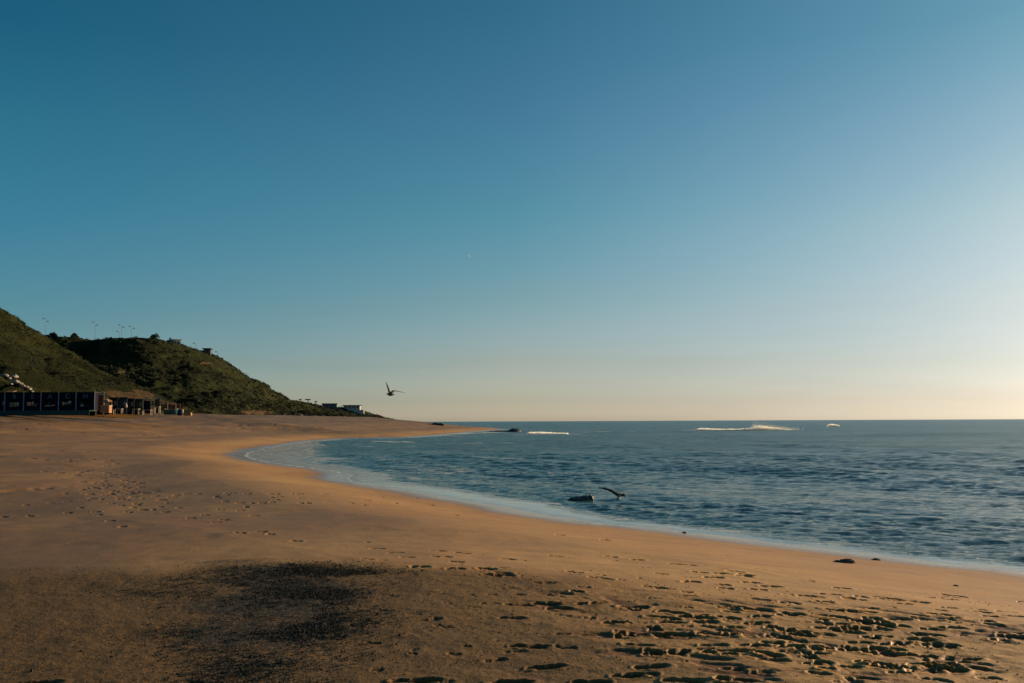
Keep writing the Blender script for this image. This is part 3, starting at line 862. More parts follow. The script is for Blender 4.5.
def rockmat(name, col, rough=.55):
    m, t, b = newmat(name); v = t.coords()
    c = t.mix(t.map(t.noise(5, 6, .7, v), .35, .65), tuple(q * .5 for q in col), tuple(q * 1.4 for q in col))
    t.put(b.inputs['Base Color'], c); b.inputs['Roughness'].default_value = rough
    t.put(b.inputs['Normal'], t.bump(t.noise(9, 6, .7, v), .7, .05))
    return m


m_wet_rock = rockmat('wet_rock', (.035, .032, .026), .4)
m_dry_rock = rockmat('dark_rock', (.05, .043, .032), .92)
m_pale_rock = rockmat('pale_rock', (.19, .165, .145), .85)


def merge_rocks(name, parts, mat, loc, label, cat, group=None, rz=0):
    """one boulder whose several knobs belong to the same stone"""
    bm = bmesh.new()
    for (x, y, z, sx, sy, sz, seed) in parts:
        me = rock_mesh('tmp', sx, sy, sz, seed); me.transform(Matrix.Translation((x, y, z))); bm.from_mesh(me); bpy.data.meshes.remove(me)
    me = bpy.data.meshes.new(name); bm.to_mesh(me); bm.free()
    o = link(name, me, mat); o.location = loc; o.rotation_euler = (0, 0, rz)
    return tag(o, label, cat, group)


q = on_sea(581, 499.5)[0]
s = q[1] / F
merge_rocks('rock', [(-.08, 0, -.03, .34, .25, .13, 3), (.2, .05, -.02, .24, .2, .15, 8), (.38, 0, .02, .09, .1, .17, 5), (-.3, .05, -.03, .22, .2, .1, 9)], m_wet_rock, (q[0], q[1], 0), 'low black rock breaking the shallow water just left of the landing gull', 'rock')
q = on_ground(843, 562.5)[0]
rt = merge_rocks('rock', [(.06, 0, -.01, .15, .13, .07, 13), (-.08, .0, -.02, .16, .1, .05, 15), (.14, -.01, 0, .07, .08, .06, 17), (-.22, .0, -.025, .10, .05, .035, 19)], m_dry_rock, (q[0], q[1], q[2]), 'largest dark stone lying on the smooth sand near the water at right', 'rock')
q = on_ground(877, 560)[0]
merge_rocks('rock', [(0, 0, -.01, .08, .07, .045, 23), (-.08, 0, -.01, .05, .04, .03, 24)], m_dry_rock, tuple(q), 'small dark stone on the wet sand just right of the largest stone', 'rock')
q = on_ground(684, 533)[0]
merge_rocks('rock', [(0, 0, -.01, .07, .06, .04, 33)], m_dry_rock, tuple(q), 'small dark stone at the water line right of the landing gull', 'rock')
q = on_ground(956, 586)[0]
merge_rocks('rock', [(0, 0, -.008, .04, .035, .025, 34)], m_dry_rock, tuple(q), 'tiny pebble on bare smooth sand at far right below the water line', 'rock')
q = on_sea(514, 431.5)[0]
merge_rocks('rock', [(0, 0, -.2, 1.5, 1.2, 1.0, 43), (.9, .2, -.2, .85, .8, 1.1, 45), (-1.1, 0, -.2, 1.0, .8, .6, 46)], m_wet_rock, (q[0], q[1] - 10, 0), 'tall black rock standing in the sea off the end of the sand spit', 'rock')
merge_rocks('rock', [(0, 0, -.2, 1.7, 1.0, .55, 53), (2.0, 0, -.2, 1.3, 1.0, .45, 55), (-1.6, 0, -.2, .8, .7, .4, 56)], m_wet_rock, (q[0] - 4.6, q[1] - 6, 0), 'long low black rock at the tip of the sand spit', 'rock')
p = P(435, 424.6, 330)
merge_rocks('rock', [(0, 0, -.2, 1.7, 1.1, .9, 63), (1.7, 0, -.1, 1.3, 1.0, .8, 65), (-1.8, 0, -.2, 1.2, .9, .6, 66)], m_dry_rock, (p.x, p.y, float(ground_z(p.x, p.y)[0])), 'dark rock lying on top of the sand spit', 'rock')
# dark boulders along the foot of the hill
spots = [(268, 416.5, 1.1), (283, 418, 1.3), (290, 418.5, .9), (300, 419.0, 1.6), (312, 420, 1.2), (322, 420.6, 1.7), (331, 421, 1.0), (343, 421.6, 1.4), (358, 422.2, 1.2)]
for i, (px, py, sz) in enumerate(spots):
    Yd = 300 + (px - 268) * 1.3
    x = (px - 512) / F * Yd; gz = float(ground_z(x, Yd)[0])
    me = rock_mesh('boulder', sz * .9, sz * .7, sz * .6, 70 + i, 3)
    o = link('boulder', me, m_dry_rock); o.location = (x, Yd, gz)
    words = ['leftmost', 'second from the left', 'third from the left', 'fourth from the left', 'middle', 'fourth from the right', 'third from the right', 'second from the right', 'rightmost'][i]
    tag(o, 'dark boulder at the foot of the big hill, %s of nine' % words, 'boulder', 'boulders along the foot of the big hill')
# pale rubble on the near slope
rub = [(6, 378, .9), (10, 380, .7), (15, 378.5, 1.15), (17, 382, .95), (21, 384, .85), (24, 386.5, .8), (28, 388, .7), (31, 390.5, .75), (12, 384, .5), (34, 392, .5)]
rubw = ['leftmost', 'second from the left, small', 'the largest', 'fourth from the left', 'fifth from the left', 'sixth from the left', 'seventh from the left', 'eighth from the left', 'smallest', 'lowest and rightmost']
for i, (px, py, sz) in enumerate(rub):
    q = hill_at(0, px, py)
    me = rock_mesh('boulder', sz * .62, sz * .55, sz * .42, 90 + i, 3)
    o = link('boulder', me, m_pale_rock); o.location = q + Vector((0, -.3, .1))
    tag(o, 'pale stone on the slope above the huts, %s of ten' % rubw[i], 'boulder', 'pale stones on the slope above the huts')

# ------------------------------------------------------------------ beach huts with letters
m_navy = simple('navy_boards', (.008, .008, .018), .6, .3, 3, .1)
m_white = simple('weathered_white_paint', (.19, .19, .195), .6, .12, 4, .1)
m_post = simple('pale_post_paint', (.24, .25, .28), .7, .15, 4, .1)
m_grey = simple('grey_paint', (.07, .08, .10), .7, .15, 4, .1)
m_tan = simple('tan_wood', (.26, .15, .08), .7, .25, 5, .2)
m_dark_wood = simple('dark_wood', (.06, .045, .035), .75, .3, 5, .2)
m_olive = simple('olive_paint', (.16, .15, .09), .7, .2, 4, .1)
m_salmon = simple('salmon_paint', (.75, .24, .15), .7, .2, 4, .1)
m_orange = simple('orange_paint', (.55, .22, .08), .7, .2, 4, .1)
m_cream = simple('cream_paint', (.36, .31, .24), .7, .1, 4, .1)
m_teal = simple('teal_boards', (.02, .05, .05), .8, .25, 3, .15)
m_blue = simple('blue_tarpaulin', (.015, .03, .06), .5, .2, 3, .1)
m_letter = simple('letter_paint', (.10, .135, .15), .6, .1, 4, .05)
m_red = simple('red_boards', (.13, .04, .03), .7, .25, 3, .1)
m_green = simple('green_paint', (.02, .04, .03), .6, .2, 4, .1)
YH = 142.0
s = YH / F


def px2x(px, Y=YH): return (px - W / 2) / F * Y


PADZ = P(50, 410.2, YH).z


def glyph_mesh(ch, size, depth):
    cu = bpy.data.curves.new('glyph', 'FONT'); cu.body = ch; cu.size = size; cu.extrude = depth; cu.align_x = 'CENTER'
    tmp = bpy.data.objects.new('glyph', cu); COL.objects.link(tmp)
    bpy.context.view_layer.update()
    dg = bpy.context.evaluated_depsgraph_get()
    me = bpy.data.meshes.new_from_object(tmp.evaluated_get(dg))
    bpy.data.objects.remove(tmp)
    me.transform(Matrix.Rotation(math.pi / 2, 4, 'X'))
    return me


def build_hut(x0, x1, letter, label, items, canopy=None, last=False):
    w = x1 - x0; hgt = 17.6 * s; dep = 1.3
    cx = (x0 + x1) / 2
    gz = PADZ
    rt = empty('beach_hut', (cx, YH, gz), 0, label, 'beach hut', 'row of dark beach huts')
    a = w / 2 - .02
    wx = .40 * w
    zb, zt = .32 * hgt, .62 * hgt     # opening
    ox0, ox1 = -.27 * w, .27 * w
    m = MB()
    m.box(-a, ox0, 0, .08, 0, hgt); m.box(ox1, a, 0, .08, 0, hgt)
    m.box(ox0, ox1, 0, .08, 0, zb); m.box(ox0, ox1, 0, .08, zt, hgt)
    m.box(-a, -a + .08, .082, dep, 0, hgt); m.box(a - .08, a, .082, dep, 0, hgt); m.box(-a + .082, a - .082, dep - .08, dep, 0, hgt)
    m.build('wall', m_navy, rt)
    m = MB(); m.box(-a + .09, a - .09, .1, dep - .1, -.1, .1); m.build('floor_deck', m_dark_wood, rt)
    m = MB(); m.box(-a - .01, a + .01, -.10, dep + .05, hgt + .004, hgt + .09); m.build('roof', m_dark_wood, rt, .01)
    m = MB(); m.box(-w / 2 - .05, -w / 2 + .05, -.14, -.005, -.15, hgt + .1); m.build('post', m_post, rt)
    if last:
        m = MB(); m.box(w / 2 - .05, w / 2 + .05, -.14, -.005, -.15, hgt + .1); m.build('post', m_grey, rt)
    m = MB(); m.box(ox0 - .05, ox1 + .05, -.12, -.003, zb - .05, zb + .0); m.build('counter', m_dark_wood, rt)
    for (nm, mt, u0, u1, v0, v1) in items:
        m = MB(); y0 = -.02 if v1 > zt / hgt else .03
        m.box(u0 * w, u1 * w, -.10, -.085 + .04, v0 * hgt, v1 * hgt)
        m.build(nm, mt, rt, .01)
    if canopy:
        m = MB(); m.add([(-w * .45, -.5, hgt + .06), (0.0, -.5, hgt + .06), (0.0, .6, hgt + .28), (-w * .45, .6, hgt + .28), (-w * .45, -.5, hgt + .12), (0, -.5, hgt + .12), (0, .6, hgt + .34), (-w * .45, .6, hgt + .34)],
                        [(0, 1, 2, 3), (4, 5, 6, 7), (0, 1, 5, 4), (2, 3, 7, 6), (0, 3, 7, 4), (1, 2, 6, 5)])
        m.build('canopy', m_tan, rt)
    if letter:
        me = glyph_mesh(letter, 6.6 * s, .03)
        o = link('letter', me, m_letter, rt); o.location = (0, -.045, .66 * hgt); o['label'] = 'pale blue-grey letter ' + letter
    return rt


edges = [5.5, 24.3, 41.6, 59.2, 76.6, 95.0]
E = [px2x(e) for e in edges]
build_hut(E[0] - 2.6, E[0], None, 'dark hut at the left edge, with white notices and no letter', [('notice', m_cream, .38, .47, .42, .5), ('notice', m_cream, .40, .47, .3, .38)])
build_hut(E[0], E[1], 'B', 'dark beach hut with the letter B and an olive and orange board', [('shutter', m_olive, -.24, .02, .2, .45), ('board', m_orange, .03, .16, .22, .46), ('board', m_cream, .17, .25, .24, .45)], True)
build_hut(E[1], E[2], 'E', 'dark beach hut with the letter E and salmon pink boards', [('board', m_salmon, -.29, -.05, .26, .46), ('board', m_cream, -.01, .08, .26, .5), ('board', m_dark_wood, .1, .16, .24, .4), ('board', m_olive, .18, .24, .2, .4)])
build_hut(E[2], E[3], 'A', 'dark beach hut with the letter A and a pale pink counter edge', [('ledge_board', m_salmon, .1, .27, .24, .32), ('ledge_board', m_cream, -.26, .06, .22, .27), ('shutter', m_green, -.12, .04, .28, .45)])
build_hut(E[3], E[4], 'C', 'dark beach hut with the letter C and a bright cream square', [('board', m_salmon, -.28, -.18, .28, .46), ('shutter', m_olive, -.17, .05, .3, .46), ('board', m_cream, .07, .22, .37, .52)])
build_hut(E[4], E[5], 'H', 'dark beach hut with the letter H at the right end of the lettered row', [('board', m_cream, -.24, -.08, .22, .31), ('shutter', m_dark_wood, -.24, -.1, .33, .45)], last=True)
# low plank deck in front of the row
m = MB()
x0, x1 = E[0] - 4, E[5] + .1
n = 46
for i in range(n):
    a = x0 + (x1 - x0) * i / n; m.box(a + .012, a + (x1 - x0) / n - .012, YH - 1.9, YH - .18, PADZ - .16, PADZ - .06)
m.box(x0, x1, YH - 1.95, YH - 1.9, PADZ - .75, PADZ - .06)
tag(m.build('deck', m_teal), 'low dark teal plank deck in front of the lettered huts', 'deck')

# kiosk and structures to the right of the lettered row
def gpos(px, Yd):
    x = (px - W / 2) / F * Yd
    return Vector((x, Yd, float(ground_z(x, Yd)[0])))


def frame_pergola(px0, px1, Yd, hpx, label, mat, basepy, fill=None, depth=2.2):
    sc = Yd / F; w = (px1 - px0) * sc; h = hpx * sc
    c = P((px0 + px1) / 2, basepy, Yd)
    rt = empty('pergola', c, R(20), label, 'pergola')
    for sx in (-1, 1):
        for sy in (0, 1):
            m = MB(); m.box(sx * w / 2 - .045, sx * w / 2 + .045, sy * depth - .045, sy * depth + .045, -.8, h); m.build('post', mat, rt, .01)
    for sy in (0, 1):
        m = MB(); m.box(-w / 2 - .12, w / 2 + .12, sy * depth - .05, sy * depth + .05, h + .003, h + .12); m.build('beam', mat, rt, .01)
    for i in range(3):
        m = MB(); xx = -w / 2 + w * i / 2; m.box(xx - .03, xx + .03, -.15, depth + .15, h + .123, h + .18); m.build('rafter', mat, rt)
    if fill:
        m = MB(); m.box(-w / 2 + .1, w / 2 - .1, depth - .02, depth + .02, -.1, h * .95); m.build('back_panel', fill, rt)
    return rt


def cabin(px0, px1, Yd, hpx, label, wallm, roofm, basepy, door=True, win=True, depth=1.1, flat=True):
    sc = Yd / F; w = (px1 - px0) * sc; h = hpx * sc
    c = P((px0 + px1) / 2, basepy, Yd)
    rt = empty('cabin', c, R(20), label, 'cabin')
    a = w / 2
    dx0, dx1 = -a * .7, -a * .1; dh = min(2.0, h * .85); wx0, wx1 = a * .2, a * .8; wz0, wz1 = h * .4, h * .75
    m = MB()
    m.box(-a, dx0, 0, .1, -.5, h); m.box(dx0, dx1, 0, .1, dh, h); m.box(dx1, wx0, 0, .1, -.5, h); m.box(wx1, a, 0, .1, -.5, h)
    m.box(wx0, wx1, 0, .1, -.5, wz0); m.box(wx0, wx1, 0, .1, wz1, h)
    m.box(-a, -a + .1, .102, depth, -.5, h); m.box(a - .1, a, .102, depth, -.5, h); m.box(-a + .102, a - .102, depth - .1, depth, -.5, h)
    m.build('wall', wallm, rt)
    m = MB(); m.box(dx0 + .01, dx1 - .01, .04, .08, -.1, dh - .01); d = m.build('door', m_dark_wood, rt)
    m = MB(); m.box(dx1 - .12, dx1 - .08, -.01, .038, dh * .48, dh * .52); m.build('handle', m_grey, d)
    m = MB(); frame_ring(m, wx0, wx1, wz0, wz1, .06, -.03, -.002)
    wn = m.build('window', m_grey, rt)
    m = MB(); m.box(wx0 + .01, wx1 - .01, .05, .06, wz0 + .01, wz1 - .01); m.build('pane', m_glass, wn)
    m = MB(); m.box(-a - .15, a + .15, -.3, depth + .15, h + .004, h + .12); m.build('roof', roofm, rt, .01)
    return rt


m_glass, t, b = newmat('window_glass'); b.inputs['Base Color'].default_value = (.02, .03, .035, 1); b.inputs['Roughness'].default_value = .08
m_house = simple('house_render', (.42, .37, .33), .8, .08, 1.5, .1)
m_house_d = simple('grey_render', (.07, .06, .055), .8, .15, 1.5, .1)
m_house_b = simple('bluish_render', (.09, .11, .13), .7, .1, 1.5, .1)

frame_pergola(95.8, 103, 145, 17.5, 'tall pale timber frame at the right end of the lettered huts', m_white, 411.0, m_red)


def kiosk(px0, px1, Yd, basepy):
    sc = Yd / F; w = (px1 - px0) * sc
    c = P((px0 + px1) / 2, basepy, Yd)
    rt = empty('kiosk', c, 0, 'small tan wooden kiosk stall with a bright counter beside the pale timber frame', 'kiosk')
    a = w / 2
    m = MB()
    for i in range(9):
        xx = -a + 2 * a * i / 9; m.box(xx + .008, xx + 2 * a / 9 - .008, 0, .05, -.15, .82)
    m.box(-a, -a + .05, .052, 1, -.15, .82); m.box(a - .05, a, .052, 1, -.15, .82)
    m.build('counter_front', m_tan, rt)
    m = MB(); m.box(-a - .08, a + .08, -.12, 1.0, .824, .89); m.build('counter_top', m_cream, rt, .01)
    for sx in (-1, 1):
        m = MB(); m.box(sx * (a - .05) - .03, sx * (a - .05) + .03, .9, .96, .89, 1.55); m.build('post', m_tan, rt)
    m = MB(); m.add([(-a, -.1, 1.30), (a, -.1, 1.30), (0, .5, 1.75), (-a, 1.05, 1.55), (a, 1.05, 1.55), (0, 1.05, 1.8)], [(0, 1, 2), (0, 2, 5, 3), (1, 4, 5, 2), (3, 5, 4), (0, 3, 4, 1)])
    m.build('awning', m_tan, rt)
    return rt


kiosk(100.5, 109, 138, 411.8)
cabin(109.5, 117, 152, 12, 'narrow dark blue cabin just right of the tan kiosk', m_navy, m_dark_wood, 410.2)
cabin(117.5, 126.5, 154, 12.5, 'dark blue cabin with a lighter blue front, second right of the kiosk', m_blue, m_dark_wood, 410.5)
cabin(127.5, 133.5, 156, 12, 'near-black narrow cabin in the middle of the unlettered row', m_navy, m_grey, 411)
cabin(134.5, 142, 158, 12, 'dark green cabin left of the white framed doorway', m_green, m_grey, 411.5)
frame_pergola(143, 150.5, 158, 12, 'white framed dark doorway shelter in the unlettered row', m_white, 412, m_navy)
frame_pergola(154, 160, 160, 14, 'narrow pale timber frame at the right end of the unlettered row', m_white, 412.3, m_dark_wood)

# low furniture in front of the cabins
def table(px, py, Yd, w, h, mat, label, cat='table', grp='tables and benches before the cabins'):
    c = P(px, py, Yd)
    rt = empty('beach_table', c, 0, label, cat, grp)
    m = MB(); m.box(-w / 2, w / 2, -.35, .35, h - .06, h); m.build('table_top', mat, rt, .01)
    for sx in (-1, 1):
        for sy in (-1, 1):
            m = MB(); m.box(sx * (w / 2 - .08) - .035, sx * (w / 2 - .08) + .035, sy * .28 - .035, sy * .28 + .035, -.25, h - .062); m.build('leg', mat, rt)


table(118, 412.4, 148, 1.3, .55, m_cream, 'pale low table in front of the blue cabins')
table(136, 412.8, 150, 1.0, .6, m_cream, 'small pale table in front of the near-black cabin')
table(147, 413.5, 150, 1.4, .55, m_cream, 'pale table in front of the white framed doorway')
table(157, 411.8, 152, .9, .8, m_cream, 'tall pale table inside the narrow timber frame')


def parasol(px, py, Yd, h, label):
    c = P(px, py, Yd)
    rt = empty('closed_parasol', c, 0, label, 'parasol')
    m = MB(); m.tube([(0, 0, -.3), (0, 0, h)], .03, 8); m.build('pole', m_grey, rt)
    m = MB(); m.tube([(0, 0, h * .45), (0, 0, h * .6), (0, 0, h * .8), (0, 0, h + .02)], [.10, .2, .12, .02], 10); m.build('canopy', m_cream, rt)


parasol(126, 411.6, 148, 1.3, 'small closed cream parasol in front of the blue cabins')


def bollard_post(px, py, Yd, h, label):
    c = P(px, py, Yd)
    m = MB(); m.tube([(0, 0, -.3), (0, 0, h * .8), (0, 0, h * .93), (0, 0, h)], [.05, .05, .035, .01], 8)
    o = m.build('marker_post', m_white); o.location = c; tag(o, label, 'post', 'pale posts by the moored boat')


bollard_post(167.4, 411.5, 165, 1.5, 'slim pale post left of the two by the teal boat')
bollard_post(175.6, 412.5, 165, 1.6, 'slim pale post right of the two by the teal boat')

# upturned teal boat on the sand
def boat(px0, px1, Yd, py, label):
    sc = Yd / F; L = (px1 - px0) * sc; c = P((px0 + px1) / 2, py, Yd)
    rt = empty('rowing_boat', c, R(6), label, 'boat')
    rings = []; n = 15
    for i in range(n):
        u = i / (n - 1) * 2 - 1
        wdt = .78 * (1 - abs(u) ** 2.6) ** .6 * (1 if u < 0 else .95) + .02; hh = .75 + .22 * u * u
        ring = []
        for k in range(9):
            a = math.pi * k / 8
            ring.append((u * L / 2, -math.cos(a) * wdt, hh - (hh - .02) * math.sin(a) ** .7))
        for k in range(8, -1, -1):
            a = math.pi * k / 8
            ring.append((u * L / 2 * .985, -math.cos(a) * max(wdt - .05, .005), hh - (hh - .07) * math.sin(a) ** .7))
        rings.append(ring)
    m = MB(); m.rings(rings); m.build('hull', m_teal2, rt)
    m = MB()
    for sy in (-1, 1):
        m.tube([(u / 10 * L / 2, sy * (.78 * (1 - abs(u / 10) ** 2.6) ** .6 + .02), .77 + .22 * (u / 10) ** 2) for u in range(-10, 11)], .035, 6)
    m.build('gunwale', m_white, rt)
    for u in (-.35, .25):
        m = MB(); m.box(u * L / 2 - .12, u * L / 2 + .12, -.68, .68, .52, .56); m.build('thwart', m_dark_wood, rt)


m_teal2 = simple('teal_boat_paint', (.025, .07, .075), .5, .2, 2, .1)
boat(164, 178, 162, 414.8, 'teal open boat drawn up on the sand at the right end of the huts')

# red slatted fence behind the boat
rt = empty('slat_fence', P(170, 410.5, 176), 0, 'low dull red slatted fence behind the teal boat', 'fence')
m = MB()
for k in range(4): m.box(-1.7, 1.7, -.02, .02, .05 + k * .27, .27 + k * .27)
m.build('slat_panel', m_red, rt)
for xx in (-1.7, 0, 1.7):
    m = MB(); m.box(xx - .05, xx + .05, .022, .12, -.4, 1.3); m.build('post', m_dark_wood, rt)

# blue drum, white sack and sand-coloured crate right of the boat
def drum(px, py, Yd, r, h, mat, name, label, cat):
    m = MB(); m.tube([(0, 0, -.1), (0, 0, .02), (0, 0, h * .33), (0, 0, h * .35), (0, 0, h * .66), (0, 0, h * .68), (0, 0, h)], [r, r, r, r * 1.05, r * 1.05, r, r], 16)
    m.tube([(r * .5, 0, h), (r * .5, 0, h + .04)], .05, 8)
    o = m.build(name, mat); o.location = P(px, py, Yd); tag(o, label, cat)


drum(179.5, 415, 160, .33, .8, m_blue, 'barrel', 'blue barrel standing at the right end of the teal boat', 'barrel')
# person in white at the right end
def person(px, py, Yd, h, label):
    c = P(px, py, Yd)
    J = {'pelvis': (0, 0, .52), 'belly': (0, 0, .60), 'chest': (0, 0, .74), 'neck': (0, 0, .84), 'hb': (0, -.005, .875), 'head': (0, -.01, .93), 'top': (0, 0, .985),
         'shl': (-.105, 0, .80), 'ell': (-.135, .01, .63), 'wrl': (-.13, -.03, .49), 'hal': (-.128, -.04, .44),
         'shr': (.105, 0, .80), 'elr': (.14, .01, .63), 'wrr': (.12, -.05, .50), 'har': (.115, -.06, .45),
         'hil': (-.055, 0, .48), 'knl': (-.065, -.01, .27), 'anl': (-.065, .01, .045), 'tol': (-.07, -.08, .015),
         'hir': (.055, 0, .48), 'knr': (.07, -.02, .27), 'anr': (.075, .0, .045), 'tor': (.085, -.085, .015)}
    rad = {'pelvis': .075, 'belly': .068, 'chest': .082, 'neck': .032, 'hb': .035, 'head': .052, 'top': .035, 'shl': .035, 'ell': .025, 'wrl': .018, 'hal': .018, 'shr': .035, 'elr': .025, 'wrr': .018, 'har': .018,
           'hil': .055, 'knl': .038, 'anl': .024, 'tol': .018, 'hir': .055, 'knr': .038, 'anr': .024, 'tor': .018}
    names = list(J); ed = [('pelvis', 'belly'), ('belly', 'chest'), ('chest', 'neck'), ('neck', 'hb'), ('hb', 'head'), ('head', 'top'), ('chest', 'shl'), ('shl', 'ell'), ('ell', 'wrl'), ('wrl', 'hal'), ('chest', 'shr'), ('shr', 'elr'), ('elr', 'wrr'), ('wrr', 'har'),
          ('pelvis', 'hil'), ('hil', 'knl'), ('knl', 'anl'), ('anl', 'tol'), ('pelvis', 'hir'), ('hir', 'knr'), ('knr', 'anr'), ('anr', 'tor')]
    me = bpy.data.meshes.new('person'); me.from_pydata([tuple(q * h for q in J[k]) for k in names], [(names.index(a), names.index(b)) for a, b in ed], [])
    tmp = bpy.data.objects.new('tmp', me); COL.objects.link(tmp)
    sk = tmp.modifiers.new('s', 'SKIN')
    for i, k in enumerate(names):
        me.skin_vertices[0].data[i].radius = (rad[k] * h, rad[k] * h); me.skin_vertices[0].data[i].use_root = (k == 'pelvis')
    sub = tmp.modifiers.new('d', 'SUBSURF'); sub.levels = 1; sub.render_levels = 1
    bpy.context.view_layer.update()
    m2 = bpy.data.meshes.new_from_object(tmp.evaluated_get(bpy.context.evaluated_depsgraph_get()))
    bpy.data.objects.remove(tmp)
    o = link('person', m2, [m_skin, m_cream, m_dark_wood, m_hair])
    m2.materials.clear()
    for mm in (m_skin, m_cream, m_dark_wood, m_hair): m2.materials.append(mm)
    for p_ in m2.polygons:
        z = p_.center.z / h; ax = abs(p_.center.x) / h
        p_.material_index = 1 if (.47 < z < .84 and not (ax > .10 and z < .66)) else (2 if z <= .47 and ax < .11 and z > .04 else (3 if z > .935 or (z > .88 and p_.center.y > 0) else 0)); p_.use_smooth = True
    o.location = c; o.rotation_euler = (0, 0, .4)
    return tag(o, label, 'person')


m_skin = simple('skin', (.42, .25, .17), .6, .05, 5, .02)
m_hair = simple('dark_hair', (.02, .015, .01), .6, .2, 9, .1)
# (the pale upright mark right of the boat: a small white marker on the sand)
drum(182.3, 414.0, 160, .16, .75, m_cream, 'sack', 'small upright white sack standing right of the blue barrel', 'sack')
m = MB(); m.rings([[(x * wv, y * wv2, z) for (x, y) in ((-1, -1), (1, -1), (1, 1), (-1, 1))] for (wv, wv2, z) in ((.55, .35, -.1), (.6, .38, .1), (.56, .34, .34), (.4, .22, .42))], smooth=False)
o = m.build('tarpaulin_bundle', m_tan, bevel=.06); o.location = P(188, 415, 160); tag(o, 'low sand-coloured bundle lying right of the white sack', 'bundle')

# ------------------------------------------------------------------ buildings on the hills
def house(name, base, w, d, h, wallm, roofm, label, n_win=3, rz=0, overhang=.3, parapet=False, chimney=False, terrace=False):
    rt = empty(name, base, rz, label, 'house')
    a = w / 2
    xs_ = [(-a + w * (i + .25) / n_win, -a + w * (i + .75) / n_win) for i in range(n_win)]
    z0, z1 = h * .35, h * .75
    m = MB(); prev = -a
    for (u0, u1) in xs_:
        m.box(prev, u0, 0, .25, -3, h); m.box(u0, u1, 0, .25, -3, z0); m.box(u0, u1, 0, .25, z1, h); prev = u1
    m.box(prev, a, 0, .25, -3, h)
    m.box(-a, -a + .25, .252, d, -3, h); m.box(a - .25, a, .252, d, -3, h); m.box(-a + .252, a - .252, d - .25, d, -3, h)
    m.build('wall', wallm, rt)
    for (u0, u1) in xs_:
        m = MB(); frame_ring(m, u0, u1, z0, z1, .08, -.05, -.003); wn = m.build('window', m_grey, rt)
        m = MB(); m.box(u0 + .01, u1 - .01, .12, .15, z0 + .01, z1 - .01); m.build('pane', m_glass, wn)
    m = MB(); m.box(-a - overhang, a + overhang, -overhang, d + overhang, h + .004, h + .3); rf = m.build('roof', roofm, rt, .02)
    if chimney:
        m = MB(); m.box(-a + .5, -a + 1.1, d * .4, d * .4 + .6, h + .304, h + 1.3); m.build('chimney', roofm, rf)
    if terrace:
        m = MB(); m.box(a + .01, a + 2.2, 0, d * .7, -2.5, -h * .15); m.build('terrace', m_house, rt)
    return rt


q = hill_top(1, 176)
house('white_house', (q.x + .6, q.y - 1, q.z - 1.4), 2.5, 4, 2.2, m_house, m_house, 'small white house on the crest of the big hill', 2, R(35))
house('stone_house', (q.x - 2.2, q.y + 3, q.z - 1.6), 3.6, 4, 2.4, m_house_d, m_dark_wood, 'low grey house just left of the white house on the hill crest', 2, R(20), chimney=True)
q = hill_top(1, 209)
house('lookout_house', (q.x, q.y - 2, q.z - 1.3), 2.5, 3.0, 2.5, m_house_d, m_dark_wood, 'small dark flat-roofed house alone on the right shoulder of the big hill', 2, R(8), overhang=.4)
q = hill_top(2, 333)
house('flat_house', (q.x, q.y - 6, q.z - 1.4), 8.0, 8, 3.0, m_house_b, m_house_b, 'blue-grey flat-roofed house on the far headland, left of the pair', 3, R(10))
q = hill_top(2, 352)
house('flat_house', (q.x + 1.2, q.y - 6, q.z - .9), 9.0, 8, 2.2, m_house, m_house_b, 'long white house with dark flat roof, right of the pair on the far headland', 4, R(6), overhang=.9, terrace=True)

# lamp masts on the skyline
def mast(px, hpx, hi_, label, arms=2, small=False):
    q = hill_top(hi_, px); sc = q.y / F; h = hpx * sc
    rt = empty('street_lamp', q, 0, label, 'street lamp', 'slender lamp masts along the skyline')
    m = MB(); m.tube([(0, 0, -1), (0, 0, h * .5), (0, 0, h)], [.06, .05, .035], 8); m.build('pole', m_lamp, rt)
    m = MB()
    for i in range(arms):
        sx = -1 if i == 0 else 1; zz = h * (.98 if i == 0 else .80)
        m.tube([(0, 0, zz - .2), (sx * .35, 0, zz), (sx * .6, 0, zz + .05)], .035, 6)
    m.build('arm', m_lamp, rt)
    for i in range(arms):
        sx = -1 if i == 0 else 1; zz = h * (.98 if i == 0 else .80)
        m = MB(); m.rings([[(sx * .5 + sx * .6 * u, y * wv, zz + .12 + zc * .14) for (y, zc) in ((-1, 0), (-.5, 1), (.5, 1), (1, 0), (.6, -1), (-.6, -1))] for (u, wv) in ((0, .08), (.3, .22), (.8, .24), (1, .1))])
        m.build('lamp_head', m_lamp, rt)


m_lamp = simple('galvanised_mast', (.20, .22, .23), .5, .1, 5, .05, .3)
mast(44, 17, 1, 'lamp mast furthest left on the skyline above the near slope')
mast(92, 18, 1, 'tallest lamp mast on the skyline of the big hill')
mast(121, 13, 1, 'lamp mast on the hill skyline, left one of the close pair')
mast(129.5, 11, 1, 'lamp mast on the hill skyline, right one of the close pair')
mast(118.5, 6, 1, 'short single lamp post beside the left one of the close pair', 1)
mast(196.5, 6, 1, 'short lamp post between the white house and the dark flat-roofed house', 1)
mast(219, 4.5, 1, 'short lamp post right of the dark flat-roofed house', 1)

